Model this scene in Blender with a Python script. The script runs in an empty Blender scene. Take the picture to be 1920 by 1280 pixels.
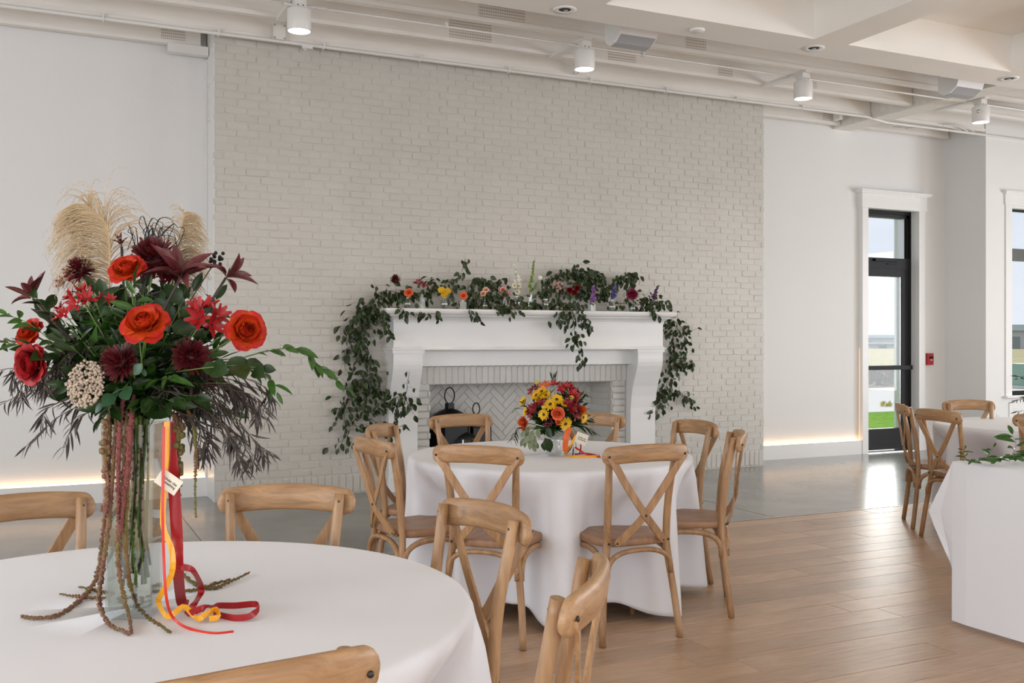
import bpy, math, random
from mathutils import Vector, Matrix, Euler, noise
random.seed(7)
R = random.Random(11)
PI = math.pi
sc = bpy.context.scene
COL = sc.collection

# ------------------------------------------------------------------ camera
TH = math.radians(25.3114)
F2 = Vector((math.sin(TH), math.cos(TH), 0)); R2 = Vector((math.cos(TH), -math.sin(TH), 0))
FP, CH = 1866.7, 1.38
cam_d = bpy.data.cameras.new('camera'); cam_d.lens = 35.0; cam_d.sensor_width = 36; cam_d.clip_start = .05; cam_d.clip_end = 2000
cam = bpy.data.objects.new('camera', cam_d); COL.objects.link(cam)
cam.location = (0, 0, CH); cam.rotation_euler = (PI/2, 0, -TH); sc.camera = cam

def ray(x, y): return F2 + R2*((x-960)/FP) + Vector((0, 0, (640-y)/FP))
def atY(x, y, Y):            # the point on the plane Y=const seen at that pixel
    d = ray(x, y); return Vector((0, 0, CH)) + d*(Y/d.y)
def atZ(x, y, z):
    d = ray(x, y); return Vector((0, 0, CH)) + d*((z-CH)/d.z)
def atD(x, y, dep): return Vector((0, 0, CH)) + ray(x, y)*dep

# ------------------------------------------------------------------ world, lights, exposure
sc.view_settings.view_transform = 'Standard'; sc.view_settings.look = 'None'
sc.view_settings.gamma = 1.0; sc.view_settings.use_curve_mapping = False
sc.view_settings.exposure = 0.10
try:
    sc.cycles.max_bounces = 9; sc.cycles.diffuse_bounces = 5; sc.cycles.transparent_max_bounces = 24
    sc.cycles.sample_clamp_indirect = 6; sc.cycles.caustics_reflective = False; sc.cycles.caustics_refractive = False
except Exception: pass
w = bpy.data.worlds.new('overcast sky'); sc.world = w; w.use_nodes = True
nt = w.node_tree; bg = nt.nodes['Background']; bg.inputs['Strength'].default_value = 1.0
tc = nt.nodes.new('ShaderNodeTexCoord'); mp = nt.nodes.new('ShaderNodeMapping'); nz = nt.nodes.new('ShaderNodeTexNoise'); rp = nt.nodes.new('ShaderNodeValToRGB')
mp.inputs['Scale'].default_value = (1, 1, 5); nz.inputs['Scale'].default_value = 2.2; nz.inputs['Detail'].default_value = 5
rp.color_ramp.elements[0].position = .35; rp.color_ramp.elements[0].color = (.74, .79, .91, 1)
rp.color_ramp.elements[1].position = .6; rp.color_ramp.elements[1].color = (.90, .92, 1.0, 1)
nt.links.new(tc.outputs['Generated'], mp.inputs[0]); nt.links.new(mp.outputs[0], nz.inputs[0]); nt.links.new(nz.outputs[0], rp.inputs[0]); nt.links.new(rp.outputs[0], bg.inputs[0])

def area(name, loc, rot, sx, sy, power, col=(1, 1, 1), spread=PI):
    l = bpy.data.lights.new(name, 'AREA'); l.shape = 'RECTANGLE'; l.size = sx; l.size_y = sy; l.energy = power; l.color = col; l.spread = spread
    o = bpy.data.objects.new(name, l); COL.objects.link(o); o.location = loc; o.rotation_euler = rot; return o
sl = bpy.data.lights.new('hazy_sun', 'SUN'); sl.energy = 4.6; sl.angle = math.radians(50); sl.color = (1.0, .97, .92)
so = bpy.data.objects.new('hazy_sun', sl); COL.objects.link(so); so.rotation_euler = Vector((.78, .70, .52)).to_track_quat('Z', 'Y').to_euler()
DAY = (.92, .965, 1.03); WARM = (1.0, .80, .60)
for k in range(3):   # daylight through the tall windows of the rear, left and right walls
    area('daylight_rear', (-2.5+4.2*k, -4.85, 1.75), (-PI/2, 0, PI), 2.0, 2.5, 64, DAY)
    area('daylight_left', (-4.85, -2.6+3.6*k, 1.75), (PI/2, 0, -PI/2), 2.0, 2.5, 90, DAY)
    area('daylight_right', (13.85, -2.6+3.6*k, 1.75), (PI/2, 0, PI/2), 2.0, 2.5, 150, DAY)

# ------------------------------------------------------------------ mesh helpers
class MB:
    def __init__(s): s.v = []; s.f = []; s.sm = []
    def add(s, vs, fs, smooth=False):
        b = len(s.v); s.v += [tuple(p) for p in vs]; s.f += [tuple(b+i for i in q) for q in fs]; s.sm += [smooth]*len(fs); return s
    def box(s, x0, x1, y0, y1, z0, z1):
        return s.add([(x0,y0,z0),(x1,y0,z0),(x1,y1,z0),(x0,y1,z0),(x0,y0,z1),(x1,y0,z1),(x1,y1,z1),(x0,y1,z1)],
                     [(0,3,2,1),(4,5,6,7),(0,1,5,4),(1,2,6,5),(2,3,7,6),(3,0,4,7)])
    def tube(s, pts, rad, n=8, cap=True, flat=None):
        pts = [Vector(p) for p in pts]; m = len(pts)
        rs = list(rad) if isinstance(rad, (list, tuple)) else [rad]*m
        t0 = (pts[1]-pts[0]).normalized(); up = Vector((0, 0, 1)) if abs(t0.z) < .9 else Vector((0, 1, 0))
        if flat is not None: up = Vector(flat)
        a = t0.cross(up).normalized(); vs = []
        for i in range(m):
            t = (pts[min(i+1, m-1)]-pts[max(i-1, 0)]).normalized()
            a = (a - t*a.dot(t)).normalized(); b = t.cross(a)
            r = rs[i]; ra, rb = (r if isinstance(r, (tuple, list)) else (r, r))
            for k in range(n):
                c = 2*PI*k/n; vs.append(pts[i]+a*(ra*math.cos(c))+b*(rb*math.sin(c)))
        fs = [(i*n+k, i*n+(k+1) % n, (i+1)*n+(k+1) % n, (i+1)*n+k) for i in range(m-1) for k in range(n)]
        s.add(vs, fs, True)
        if cap:
            b0 = len(s.v)-len(vs)
            s.f += [tuple(b0+k for k in range(n))[::-1], tuple(b0+(m-1)*n+k for k in range(n))]; s.sm += [False, False]
        return s
    def strip(s, pts, wid, nrm, th=.0006):      # a flat ribbon along a path with real thickness
        m = len(pts); vs = []; pts = [Vector(p) for p in pts]
        for i in range(m):
            t = (pts[min(i+1, m-1)]-pts[max(i-1, 0)]).normalized()
            nn = Vector(nrm[i] if isinstance(nrm, list) else nrm); a = t.cross(nn)
            a = a.normalized() if a.length > 1e-6 else Vector((1, 0, 0)); nn = a.cross(t).normalized()
            ww = wid[i] if isinstance(wid, list) else wid
            vs += [pts[i]-a*ww/2+nn*th, pts[i]+a*ww/2+nn*th, pts[i]+a*ww/2-nn*th, pts[i]-a*ww/2-nn*th]
        fs = []
        for i in range(m-1):
            for k in range(4): fs.append((i*4+k, i*4+(k+1) % 4, (i+1)*4+(k+1) % 4, (i+1)*4+k))
        return s.add(vs, fs, False)
    def lathe(s, prof, n=24, c=(0, 0, 0), smooth=True):
        vs = []; m = len(prof)
        for (r, z) in prof:
            for k in range(n):
                a = 2*PI*k/n; vs.append((c[0]+r*math.cos(a), c[1]+r*math.sin(a), c[2]+z))
        fs = [(i*n+k, i*n+(k+1) % n, (i+1)*n+(k+1) % n, (i+1)*n+k) for i in range(m-1) for k in range(n)]
        return s.add(vs, fs, smooth)
    def ball(s, c, r, n=8, m=5, sq=(1, 1, 1)):
        vs = [(c[0], c[1], c[2]-r*sq[2])]; 
        for j in range(1, m):
            p = -PI/2+PI*j/m
            for k in range(n):
                a = 2*PI*k/n; vs.append((c[0]+r*sq[0]*math.cos(p)*math.cos(a), c[1]+r*sq[1]*math.cos(p)*math.sin(a), c[2]+r*sq[2]*math.sin(p)))
        vs.append((c[0], c[1], c[2]+r*sq[2])); e = len(vs)-1
        fs = [(0, 1+(k+1) % n, 1+k) for k in range(n)]
        for j in range(m-2):
            for k in range(n): fs.append((1+j*n+k, 1+j*n+(k+1) % n, 1+(j+1)*n+(k+1) % n, 1+(j+1)*n+k))
        fs += [(1+(m-2)*n+k, 1+(m-2)*n+(k+1) % n, e) for k in range(n)]
        return s.add(vs, fs, True)
    def xf(s, M):
        s.v = [tuple(M @ Vector(p)) for p in s.v]; return s
    def join(s, o, M=None):
        vs = o.v if M is None else [tuple(M @ Vector(p)) for p in o.v]
        b = len(s.v); s.v += vs; s.f += [tuple(b+i for i in q) for q in o.f]; s.sm += o.sm; return s
    def mesh(s, name, m=None):
        me = bpy.data.meshes.new(name); me.from_pydata(s.v, [], s.f)
        me.polygons.foreach_set('use_smooth', s.sm); me.update()
        if m is not None: me.materials.append(m)
        return me
    def build(s, name, m, parent=None, world=False, kind=None):
        if parent is not None and world:
            Mi = parent.matrix_basis.inverted(); s.v = [tuple(Mi @ Vector(p)) for p in s.v]
        return put(s.mesh(name, m), name, parent, None, kind)

def put(me, name, parent=None, M=None, kind=None):
    o = bpy.data.objects.new(name, me); COL.objects.link(o)
    if parent is not None: o.parent = parent
    if M is not None: o.matrix_basis = M
    if kind: o['kind'] = kind
    return o
def tag(o, label, cat, group=None):
    o['label'] = label; o['category'] = cat
    if group: o['group'] = group
    return o
def thing(name, label, cat, loc=(0, 0, 0), rz=0, group=None):
    o = bpy.data.objects.new(name, None); COL.objects.link(o); o.empty_display_size = .1
    o.matrix_basis = Matrix.Translation(Vector(loc)) @ Matrix.Rotation(rz, 4, 'Z')
    return tag(o, label, cat, group)
def copy_tree(o, parent=None):
    c = o.copy(); COL.objects.link(c)
    if parent is not None: c.parent = parent
    for ch in list(o.children): copy_tree(ch, c)
    return c
def frame(d, up=(0, 0, 1)):      # rotation whose local Z is d
    z = Vector(d).normalized(); x = Vector(up).cross(z)
    if x.length < 1e-4: x = Vector((1, 0, 0)).cross(z)
    x.normalize(); y = z.cross(x)
    return Matrix((x, y, z)).transposed().to_4x4()
def leafM(p, d, n, sc_=1.0, wsc=None):   # local Y along d, local Z near n
    y = Vector(d).normalized(); z = Vector(n); z = z-y*z.dot(y)
    if z.length < 1e-4: z = Vector((.3, .2, 1)); z = z-y*z.dot(y)
    z.normalize(); x = y.cross(z); M = Matrix((x*(wsc or sc_), y*sc_, z*sc_)).transposed().to_4x4()
    return Matrix.Translation(Vector(p)) @ M
def smooth_path(pts, n):
    pts = [Vector(p) for p in pts]; P = [pts[0]*2-pts[1]]+pts+[pts[-1]*2-pts[-2]]; out = []
    seg = len(pts)-1
    for i in range(n+1):
        u = i/n*seg; k = min(int(u), seg-1); t = u-k; a, b, c, d = P[k:k+4]
        out.append(.5*((2*b)+(c-a)*t+(2*a-5*b+4*c-d)*t*t+(3*b-a-3*c+d)*t**3))
    return out
def rv(s=1.0, r=None):
    r = r or R; return Vector((r.uniform(-s, s), r.uniform(-s, s), r.uniform(-s, s)))

# ------------------------------------------------------------------ materials
def mat(name, col, rough=.5, metal=0, noise_amt=0, nscale=8, bump=0, bscale=40, coat=0, spec=.5, stretch=(1, 1, 1), var=0, trans=0, sheen=0, emis=None, sub=0, coords='Object', col2=None, bdist=.02):
    m = bpy.data.materials.new(name); m.use_nodes = True; t = m.node_tree; p = t.nodes['Principled BSDF']
    p.inputs['Roughness'].default_value = rough; p.inputs['Metallic'].default_value = metal
    p.inputs['Specular IOR Level'].default_value = spec
    p.inputs['Base Color'].default_value = (*col, 1)
    if coat: p.inputs['Coat Weight'].default_value = coat; p.inputs['Coat Roughness'].default_value = .15
    if trans: p.inputs['Transmission Weight'].default_value = trans
    if sheen: p.inputs['Sheen Weight'].default_value = sheen
    if sub: p.inputs['Subsurface Weight'].default_value = sub; p.inputs['Subsurface Radius'].default_value = (.02, .01, .005)
    if emis: p.inputs['Emission Color'].default_value = (*emis[0], 1); p.inputs['Emission Strength'].default_value = emis[1]
    src = None
    if noise_amt or bump or col2:
        tc = t.nodes.new('ShaderNodeTexCoord'); mp = t.nodes.new('ShaderNodeMapping'); mp.inputs['Scale'].default_value = stretch
        t.links.new(tc.outputs[coords], mp.inputs[0])
    if noise_amt or col2:
        n = t.nodes.new('ShaderNodeTexNoise'); n.inputs['Scale'].default_value = nscale; n.inputs['Detail'].default_value = 5
        t.links.new(mp.outputs[0], n.inputs[0]); mx = t.nodes.new('ShaderNodeMix'); mx.data_type = 'RGBA'
        c2 = col2 or tuple(max(0, c*(1-noise_amt)) for c in col)
        mr = t.nodes.new('ShaderNodeMapRange'); mr.inputs['From Min'].default_value = .35; mr.inputs['From Max'].default_value = .65
        t.links.new(n.outputs[0], mr.inputs[0]); t.links.new(mr.outputs[0], mx.inputs['Factor'])
        mx.inputs['A'].default_value = (*col, 1); mx.inputs['B'].default_value = (*c2, 1); src = mx.outputs['Result']
    if var:
        oi = t.nodes.new('ShaderNodeObjectInfo'); hs = t.nodes.new('ShaderNodeHueSaturation')
        mr = t.nodes.new('ShaderNodeMapRange'); mr.inputs['To Min'].default_value = 1-var; mr.inputs['To Max'].default_value = 1+var
        t.links.new(oi.outputs['Random'], mr.inputs[0]); t.links.new(mr.outputs[0], hs.inputs['Value'])
        if src: t.links.new(src, hs.inputs['Color'])
        else: hs.inputs['Color'].default_value = (*col, 1)
        src = hs.outputs[0]
    if src: t.links.new(src, p.inputs['Base Color'])
    if bump:
        n = t.nodes.new('ShaderNodeTexNoise'); n.inputs['Scale'].default_value = bscale; n.inputs['Detail'].default_value = 4
        t.links.new(mp.outputs[0], n.inputs[0]); b = t.nodes.new('ShaderNodeBump'); b.inputs['Strength'].default_value = bump; b.inputs['Distance'].default_value = bdist
        t.links.new(n.outputs[0], b.inputs['Height']); t.links.new(b.outputs[0], p.inputs['Normal'])
    return m

M = {}
M['wall'] = mat('white wall paint', (.80, .80, .785), .75, bump=.08, bscale=120)
M['trim'] = mat('white satin trim paint', (.83, .825, .81), .35)
M['brick'] = mat('painted brick', (.575, .557, .51), .40, noise_amt=.05, nscale=3, bump=.35, bscale=45, var=.02, bdist=.006)
M['firebrick'] = mat('painted firebox brick', (.62, .605, .575), .5, noise_amt=.05, nscale=3, bump=.3, bscale=45, var=.04, bdist=.006)
M['mantel'] = mat('white mantel paint', (.80, .80, .79), .3, noise_amt=.02, nscale=4)
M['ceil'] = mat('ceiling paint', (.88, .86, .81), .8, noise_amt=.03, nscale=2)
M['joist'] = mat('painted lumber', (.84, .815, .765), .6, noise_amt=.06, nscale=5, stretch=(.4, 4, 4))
M['deck'] = mat('deck underside with painted shade', (.42, .40, .31), .8, noise_amt=.15, nscale=2)  # darker khaki paints in the greenish shadow above the right-hand joists
M['metalw'] = mat('white painted metal', (.78, .77, .74), .35)
M['black'] = mat('black aluminium', (.008, .008, .009), .5, spec=.25)
M['blackiron'] = mat('black wrought iron', (.02, .02, .02), .45, metal=.6)
M['silver'] = mat('brushed steel', (.55, .55, .53), .3, metal=1)
M['dark'] = mat('dark recess', (.03, .03, .03), .7)
M['red'] = mat('red alarm plastic', (.45, .02, .03), .35)
M['white'] = mat('white plastic', (.8, .8, .79), .3)
M['grey'] = mat('grey grille', (.38, .39, .40), .5)
M['cloth'] = mat('white table linen', (.82, .84, .885), .85, bump=.2, bscale=9, sheen=.2, spec=.2, bdist=.01)
M['seat'] = mat('worn oak seat', (.40, .225, .125), .42, noise_amt=.28, nscale=6, stretch=(6, 1, 1), var=.05, bump=.1, bscale=60)
M['concrete'] = mat('polished concrete', (.27, .275, .26), .20, noise_amt=.25, nscale=1.6, bump=.03, bscale=8)
M['glow'] = mat('warm led strip', (1, .9, .7), .5, emis=((1.0, .58, .30), 6.5))
M['lamp'] = mat('lamp diffuser', (1, .95, .85), .5, emis=((1.0, .82, .66), 9))
M['grass'] = mat('lawn', (.19, .36, .06), .9, noise_amt=.35, nscale=9, stretch=(1, 1, 1), spec=0)
M['pad'] = mat('pale paving', (.58, .58, .57), .8, spec=0)
M['field'] = mat('dry field', (.42, .36, .24), .95, noise_amt=.3, nscale=.12, col2=(.34, .33, .20), spec=0)
M['scrub'] = mat('scrub', (.20, .155, .09), .95, noise_amt=.5, nscale=2, spec=0)
M['shed'] = mat('pale metal shed', (.45, .46, .48), .6, spec=0)
M['shedroof'] = mat('grey green shed roof', (.22, .26, .26), .6, spec=0)

def glass_mat(name, tint=(1, 1, 1), rough=0.0, ior=1.45):
    m = bpy.data.materials.new(name); m.use_nodes = True; t = m.node_tree; t.nodes.clear()
    o = t.nodes.new('ShaderNodeOutputMaterial'); g = t.nodes.new('ShaderNodeBsdfGlass'); tr = t.nodes.new('ShaderNodeBsdfTransparent')
    gl = t.nodes.new('ShaderNodeBsdfGlossy'); gl.inputs['Roughness'].default_value = .02; lw = t.nodes.new('ShaderNodeLayerWeight'); lw.inputs[0].default_value = .5; pw = t.nodes.new('ShaderNodeMath'); pw.operation = 'POWER'; pw.inputs[1].default_value = 4
    fr = t.nodes.new('ShaderNodeMath'); fr.operation = 'MULTIPLY_ADD'; fr.inputs[1].default_value = .7; fr.inputs[2].default_value = ((ior-1)/(ior+1))**2+.005; fr.use_clamp = True
    t.links.new(lw.outputs['Facing'], pw.inputs[0]); t.links.new(pw.outputs[0], fr.inputs[0])
    tr.inputs[0].default_value = (*tint, 1); mx = t.nodes.new('ShaderNodeMixShader')
    t.links.new(fr.outputs[0], mx.inputs[0]); t.links.new(tr.outputs[0], mx.inputs[1]); t.links.new(gl.outputs[0], mx.inputs[2]); t.links.new(mx.outputs[0], o.inputs[0])
    t.nodes.remove(g); return m
M['pane'] = glass_mat('window glass', (.97, .985, .98), ior=1.25)
M['vase'] = glass_mat('vase glass', (.93, .955, .95), ior=2.2)
M['water'] = glass_mat('vase water', (.95, .97, .94), ior=1.15)
M['bottle'] = glass_mat('bottle glass', (.88, .92, .92), ior=2.7)

def wood_mat(name, c1, c2, c3, rough, grain=(1, 14, 1), var=.1, bstr=.15, use='Object'):
    m = bpy.data.materials.new(name); m.use_nodes = True; t = m.node_tree; p = t.nodes['Principled BSDF']
    tc = t.nodes.new('ShaderNodeTexCoord'); oi = t.nodes.new('ShaderNodeObjectInfo'); mp = t.nodes.new('ShaderNodeMapping'); mp.inputs['Scale'].default_value = grain
    cm = t.nodes.new('ShaderNodeCombineXYZ'); mu = t.nodes.new('ShaderNodeMath'); mu.operation = 'MULTIPLY'; mu.inputs[1].default_value = 37
    t.links.new(oi.outputs['Random'], mu.inputs[0]); t.links.new(mu.outputs[0], cm.inputs[0]); t.links.new(mu.outputs[0], cm.inputs[2]); t.links.new(cm.outputs[0], mp.inputs['Location'])
    t.links.new(tc.outputs[use], mp.inputs[0])
    n = t.nodes.new('ShaderNodeTexNoise'); n.inputs['Scale'].default_value = 5; n.inputs['Detail'].default_value = 8; n.inputs['Roughness'].default_value = .65; n.inputs['Distortion'].default_value = .6
    t.links.new(mp.outputs[0], n.inputs[0]); r = t.nodes.new('ShaderNodeValToRGB')
    e = r.color_ramp.elements; e[0].position = .3; e[0].color = (*c2, 1); e[1].position = .68; e[1].color = (*c1, 1)
    t.links.new(n.outputs[0], r.inputs[0])
    n2 = t.nodes.new('ShaderNodeTexNoise'); n2.inputs['Scale'].default_value = 2.6; n2.inputs['Detail'].default_value = 3
    t.links.new(tc.outputs[use], n2.inputs[0]); mr = t.nodes.new('ShaderNodeMapRange'); mr.inputs['From Min'].default_value = .5; mr.inputs['From Max'].default_value = .75; mr.inputs['To Max'].default_value = .6
    t.links.new(n2.outputs[0], mr.inputs[0]); mx = t.nodes.new('ShaderNodeMix'); mx.data_type = 'RGBA'; mx.inputs['B'].default_value = (*c3, 1)
    t.links.new(mr.outputs[0], mx.inputs['Factor']); t.links.new(r.outputs[0], mx.inputs['A'])
    hs = t.nodes.new('ShaderNodeHueSaturation'); m2 = t.nodes.new('ShaderNodeMapRange'); m2.inputs['To Min'].default_value = 1-var; m2.inputs['To Max'].default_value = 1+var
    t.links.new(oi.outputs['Random'], m2.inputs[0]); t.links.new(m2.outputs[0], hs.inputs['Value']); t.links.new(mx.outputs['Result'], hs.inputs['Color']); t.links.new(hs.outputs[0], p.inputs['Base Color'])
    b = t.nodes.new('ShaderNodeBump'); b.inputs['Strength'].default_value = bstr; b.inputs['Distance'].default_value = .003
    t.links.new(n.outputs[0], b.inputs['Height']); t.links.new(b.outputs[0], p.inputs['Normal']); p.inputs['Roughness'].default_value = rough
    return m
M['plank'] = wood_mat('oiled oak plank', (.60, .41, .265), (.40, .255, .16), (.62, .455, .31), .33, (1.0, 13, 1), .13, .35)
M['oak'] = wood_mat('honey oak', (.50, .30, .15), (.27, .145, .065), (.62, .44, .28), .40, (9, 9, 1.0), .08, .2)

M['oakx'] = wood_mat('honey oak rail', (.50, .30, .15), (.27, .145, .065), (.62, .44, .28), .40, (1.0, 9, 9), .08, .2)
# ------------------------------------------------------------------ the room shell
def struct(name, mb, m, parent=None):
    o = mb.build(name, m, parent)
    if parent is None: o['kind'] = 'structure'
    return o
XL, XR, YB, YF = -5.0, 14.0, -5.0, 9.20        # room extents
WB = 6.18                                       # edge between concrete and oak floor
struct('floor', MB().box(XL, XR, YB, WB, -.10, -.014), M['plank'])
slab = struct('floor_slab', MB().box(XL, XR, WB, 9.45, -.10, .0), M['concrete'])
MB().box(XL, XR, WB-.014, WB, -.014, .0015).build('edge_strip', M['silver'], slab)
for xj in (1.0, 5.2, 9.4):                      # shallow saw-cut joints in the slab
    MB().box(xj, xj+.004, WB, 9.2, -.002, .0006).build('control_joint', M['dark'], slab)
fl = bpy.data.objects['floor']
rr = random.Random(5); row = 0; y = WB-.016; PW = .178; nrow = 0
far = MB()
while y > -1.2:
    x = 7.6-rr.uniform(0, 1.9) if y > 3 else 7.0-rr.uniform(0, 1.9); xs = []
    x0 = -2.2
    cur = x0-rr.uniform(0, 1.8)
    while cur < 12.5:
        L = rr.choice([1.2, 1.6, 1.9, 2.1, 2.2]); a, b = cur+.0008, cur+L-.0008; cur += L
        h = -rr.uniform(0, .0012); g = MB()
        g.add([(a-(a+b)/2, -PW/2+.0008, -.013), (b-(a+b)/2, -PW/2+.0008, -.013), (b-(a+b)/2, PW/2-.0008, -.013), (a-(a+b)/2, PW/2-.0008, -.013),
               (a-(a+b)/2+.0015, -PW/2+.0023, 0), (b-(a+b)/2-.0015, -PW/2+.0023, 0), (b-(a+b)/2-.0015, PW/2-.0023, 0), (a-(a+b)/2+.0015, PW/2-.0023, 0),
               (a-(a+b)/2, -PW/2+.0008, -.0018), (b-(a+b)/2, -PW/2+.0008, -.0018), (b-(a+b)/2, PW/2-.0008, -.0018), (a-(a+b)/2, PW/2-.0008, -.0018)],
              [(4, 5, 6, 7), (8, 9, 5, 4), (9, 10, 6, 5), (10, 11, 7, 6), (11, 8, 4, 7), (0, 1, 9, 8), (1, 2, 10, 9), (2, 3, 11, 10), (3, 0, 8, 11)])
        c = Vector(((a+b)/2, y-PW/2, h)); d = c.dot(F2); lat = c.dot(R2)
        # planks the photograph shows stand singly; those under the camera and out of frame are one part
        if d > 2.6 and abs(lat) < d*.62+1.0 and c.x > -.6: put(g.mesh('plank', M['plank']), 'plank', fl, Matrix.Translation(c))
        else: far.join(g, Matrix.Translation(c))
    y -= PW
far.build('plank_field', M['plank'], fl, kind='stuff')

# fireplace wall: masonry behind the brick facing, with the firebox hole
BX0, BX1, BY = 1.345, 7.264, 8.82
OX0, OX1, OZ = 3.309, 5.294, .968
wall = struct('wall_back', MB().box(BX0, OX0, BY, 9.6, 0, 4.45).box(OX1, BX1, BY, 9.6, 0, 4.45).box(OX0, OX1, BY, 9.6, OZ+.03, 4.45).box(OX0, OX1, 9.25, 9.6, 0, OZ+.03), M['brick'])
def brick_mesh(L, H, D, r, m, ch=.007):       # rounded-corner brick face, outward = -Y, ~ 26 triangles
    a, b = L/2, H/2; j = lambda s=.0016: r.uniform(-s, s)
    o = [(-a+ch, -b), (a-ch, -b), (a, -b+ch), (a, b-ch), (a-ch, b), (-a+ch, b), (-a, b-ch), (-a, -b+ch)]
    vs = [(x+j(), D, z+j()) for x, z in o]+[(x*.985+j(), -.0+.0035, z*.95+j()) for x, z in o]+[(x*.955+j(), -.0030+j(.0012), z*.86+j()) for x, z in o]
    fs = [tuple(range(16, 24))]
    for k in range(8):
        fs.append((k, (k+1) % 8, 8+(k+1) % 8, 8+k)); fs.append((8+k, 8+(k+1) % 8, 16+(k+1) % 8, 16+k))
    g = MB(); g.add(vs, fs, False); 
    g.sm = [False]+[True]*16
    return g
rb = random.Random(3); BL, CHT = .187, .066
proto = [brick_mesh(BL-.0065, CHT-.0055, .02, rb, None) for _ in range(7)]
protoS = [brick_mesh(.056, .168, .02, rb, None) for _ in range(5)]
bricks = []
nx = int((BX1-BX0)/.0645)
for i in range(nx+1):
    xx = BX0+.034+i*(BX1-BX0-.066)/nx
    if 2.95 < xx < 5.7: continue
    bricks.append((Vector((xx, BY-.0025+rb.uniform(-.0015, .0015), .0885)), 1, rb.randrange(5), 1.0, rb.uniform(-.02, .02)))
k = 0; z = .177+CHT/2
while z < 4.40:
    off = (0 if k % 2 else BL/2)+rb.uniform(-.02, .02); x = BX0-BL/2-.002+off
    while x < BX1+BL/2:
        L = BL; a = max(x-BL/2, BX0-.004); b = min(x+BL/2, BX1+.004)
        if b-a > .035 and not (2.95 < a and b < 5.70 and z < 1.60):
            bricks.append((Vector(((a+b)/2+rb.uniform(-.004, .004), BY-.0022+rb.uniform(-.0018, .0018), z+rb.uniform(-.002, .002))), 0, rb.randrange(7), (b-a)/BL, rb.uniform(-.012, .012)))
        x += BL
    z += CHT; k += 1
def vis(c):
    d = c.dot(F2); yy = 640-FP*(c.z-CH)/d; xx = 960+FP*c.dot(R2)/d
    return 395 < xx < 1440 and yy > 60
bricks.sort(key=lambda b: (0 if vis(b[0]) else 1, (b[0]-Vector((0, 0, CH))).length))
mp_ = [g.mesh('brick', M['brick']) for g in proto]; ms_ = [g.mesh('brick', M['brick']) for g in protoS]
rest = MB()
for i, (c, s, v, sx, rot) in enumerate(bricks):
    T = Matrix.Translation(c) @ Matrix.Rotation(rot, 4, 'Y') @ Matrix.Diagonal((sx, 1, 1, 1))
    if i < 300: put((ms_ if s else mp_)[v], 'brick', wall, T)
    else: rest.join((protoS if s else proto)[v], T)
rest.build('brick_facing', M['brick'], wall, kind='stuff')
# the narrow return of the chimney breast, cold joint cover and access plates
side = MB().box(BX0-.004, BX0, BY, 9.2, 0, 4.45)
side.build('side_skin', M['trim'], wall)
for z0 in (.50, 3.32): MB().box(BX0-.012, BX0-.003, 9.02, 9.13, z0, z0+.32).build('access_plate', M['metalw'], wall)

# recessed wall panels washed by LED strips, both sides of the brick
def cove(name, x0, x1, right_strip):
    w_ = MB().box(x0, x1, 9.26, 9.6, 0, 4.45)
    o = struct(name, w_, M['wall'])
    MB().box(x0, x1, 9.20, 9.26, 0, .168).build('base_ledge', M['trim'], o)
    MB().box(x0+.02, x1-.02, 9.222, 9.236, .168, .176).build('led_strip', M['glow'], o)
    return o
wl = cove('wall_left', XL, BX0-.004, False)
wr = cove('wall_right', BX1, 9.10, True)
MB().box(9.092, 9.0995, 9.235, 9.247, .19, 1.3).build('led_strip', mat('dim warm led strip', (1, .9, .7), .5, emis=((1.0, .55, .28), .3)), wr)
MB().box(BX0-.022, BX0-.004, 9.205, 9.26, .168, 3.9).build('edge_stile', M['trim'], wl)
# door wall (flush with the ledges), return and window wall
dw = MB().box(9.10, 9.194, 9.26, 9.6, 0, 4.45).box(9.194, 10.05, 9.26, 9.6, 3.03, 4.45).box(10.05, 10.60, 9.26, 9.6, 0, 4.45)
dwo = struct('wall_door', dw, M['wall'])
dwo2 = struct('wall_return', MB().box(10.58, 10.73, 8.9, 9.6, 0, 4.45), M['wall'])
WX0, WX1, WZ0, WZ1, WY = 11.03, 12.7, .70, 3.06, 8.64
struct('wall_window', MB().box(10.58, WX0, WY, 8.9, 0, 4.45).box(WX1, XR, WY, 8.9, 0, 4.45).box(WX0, WX1, WY, 8.9, WZ1, 4.45).box(WX0, WX1, WY, 8.9, 0, WZ0), M['wall'])
struct('baseboard_window', MB().box(10.585, XR, WY-.02, WY, 0, .19), M['trim'])
struct('baseboard_door', MB().box(10.158, 10.56, 9.235, 9.26, 0, .19), M['trim'])
struct('baseboard_return', MB().box(10.56, 10.58, 8.62, 9.26, 0, .19), M['trim'])
# far walls the camera does not see, with the windows the daylight comes through
def wall_with_windows(name, axis, pos, spans, lo, hi):
    g = MB(); th = .2; edges = [lo]+[e for s in spans for e in s]+[hi]
    def bx(a, b, z0, z1):
        if axis == 'x': g.box(a, b, pos-th, pos, z0, z1)
        else: g.box(pos-th, pos, a, b, z0, z1)
    bx(lo, hi, 0, .5); bx(lo, hi, 3.0, 4.45)
    for i in range(0, len(edges), 2): bx(edges[i], edges[i+1], .5, 3.0)
    return struct(name, g, M['wall'])
wall_with_windows('wall_rear', 'x', YB, [(-3.5, -1.5), (.7, 2.7), (4.9, 6.9)], XL, XR)
wall_with_windows('wall_far_left', 'y', XL, [(-3.6, -1.6), (0, 2.0), (3.6, 5.6)], YB, 9.6)
wall_with_windows('wall_far_right', 'y', XR+.2, [(-3.6, -1.6), (0, 2.0), (3.6, 5.6)], YB, 9.6)

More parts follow.
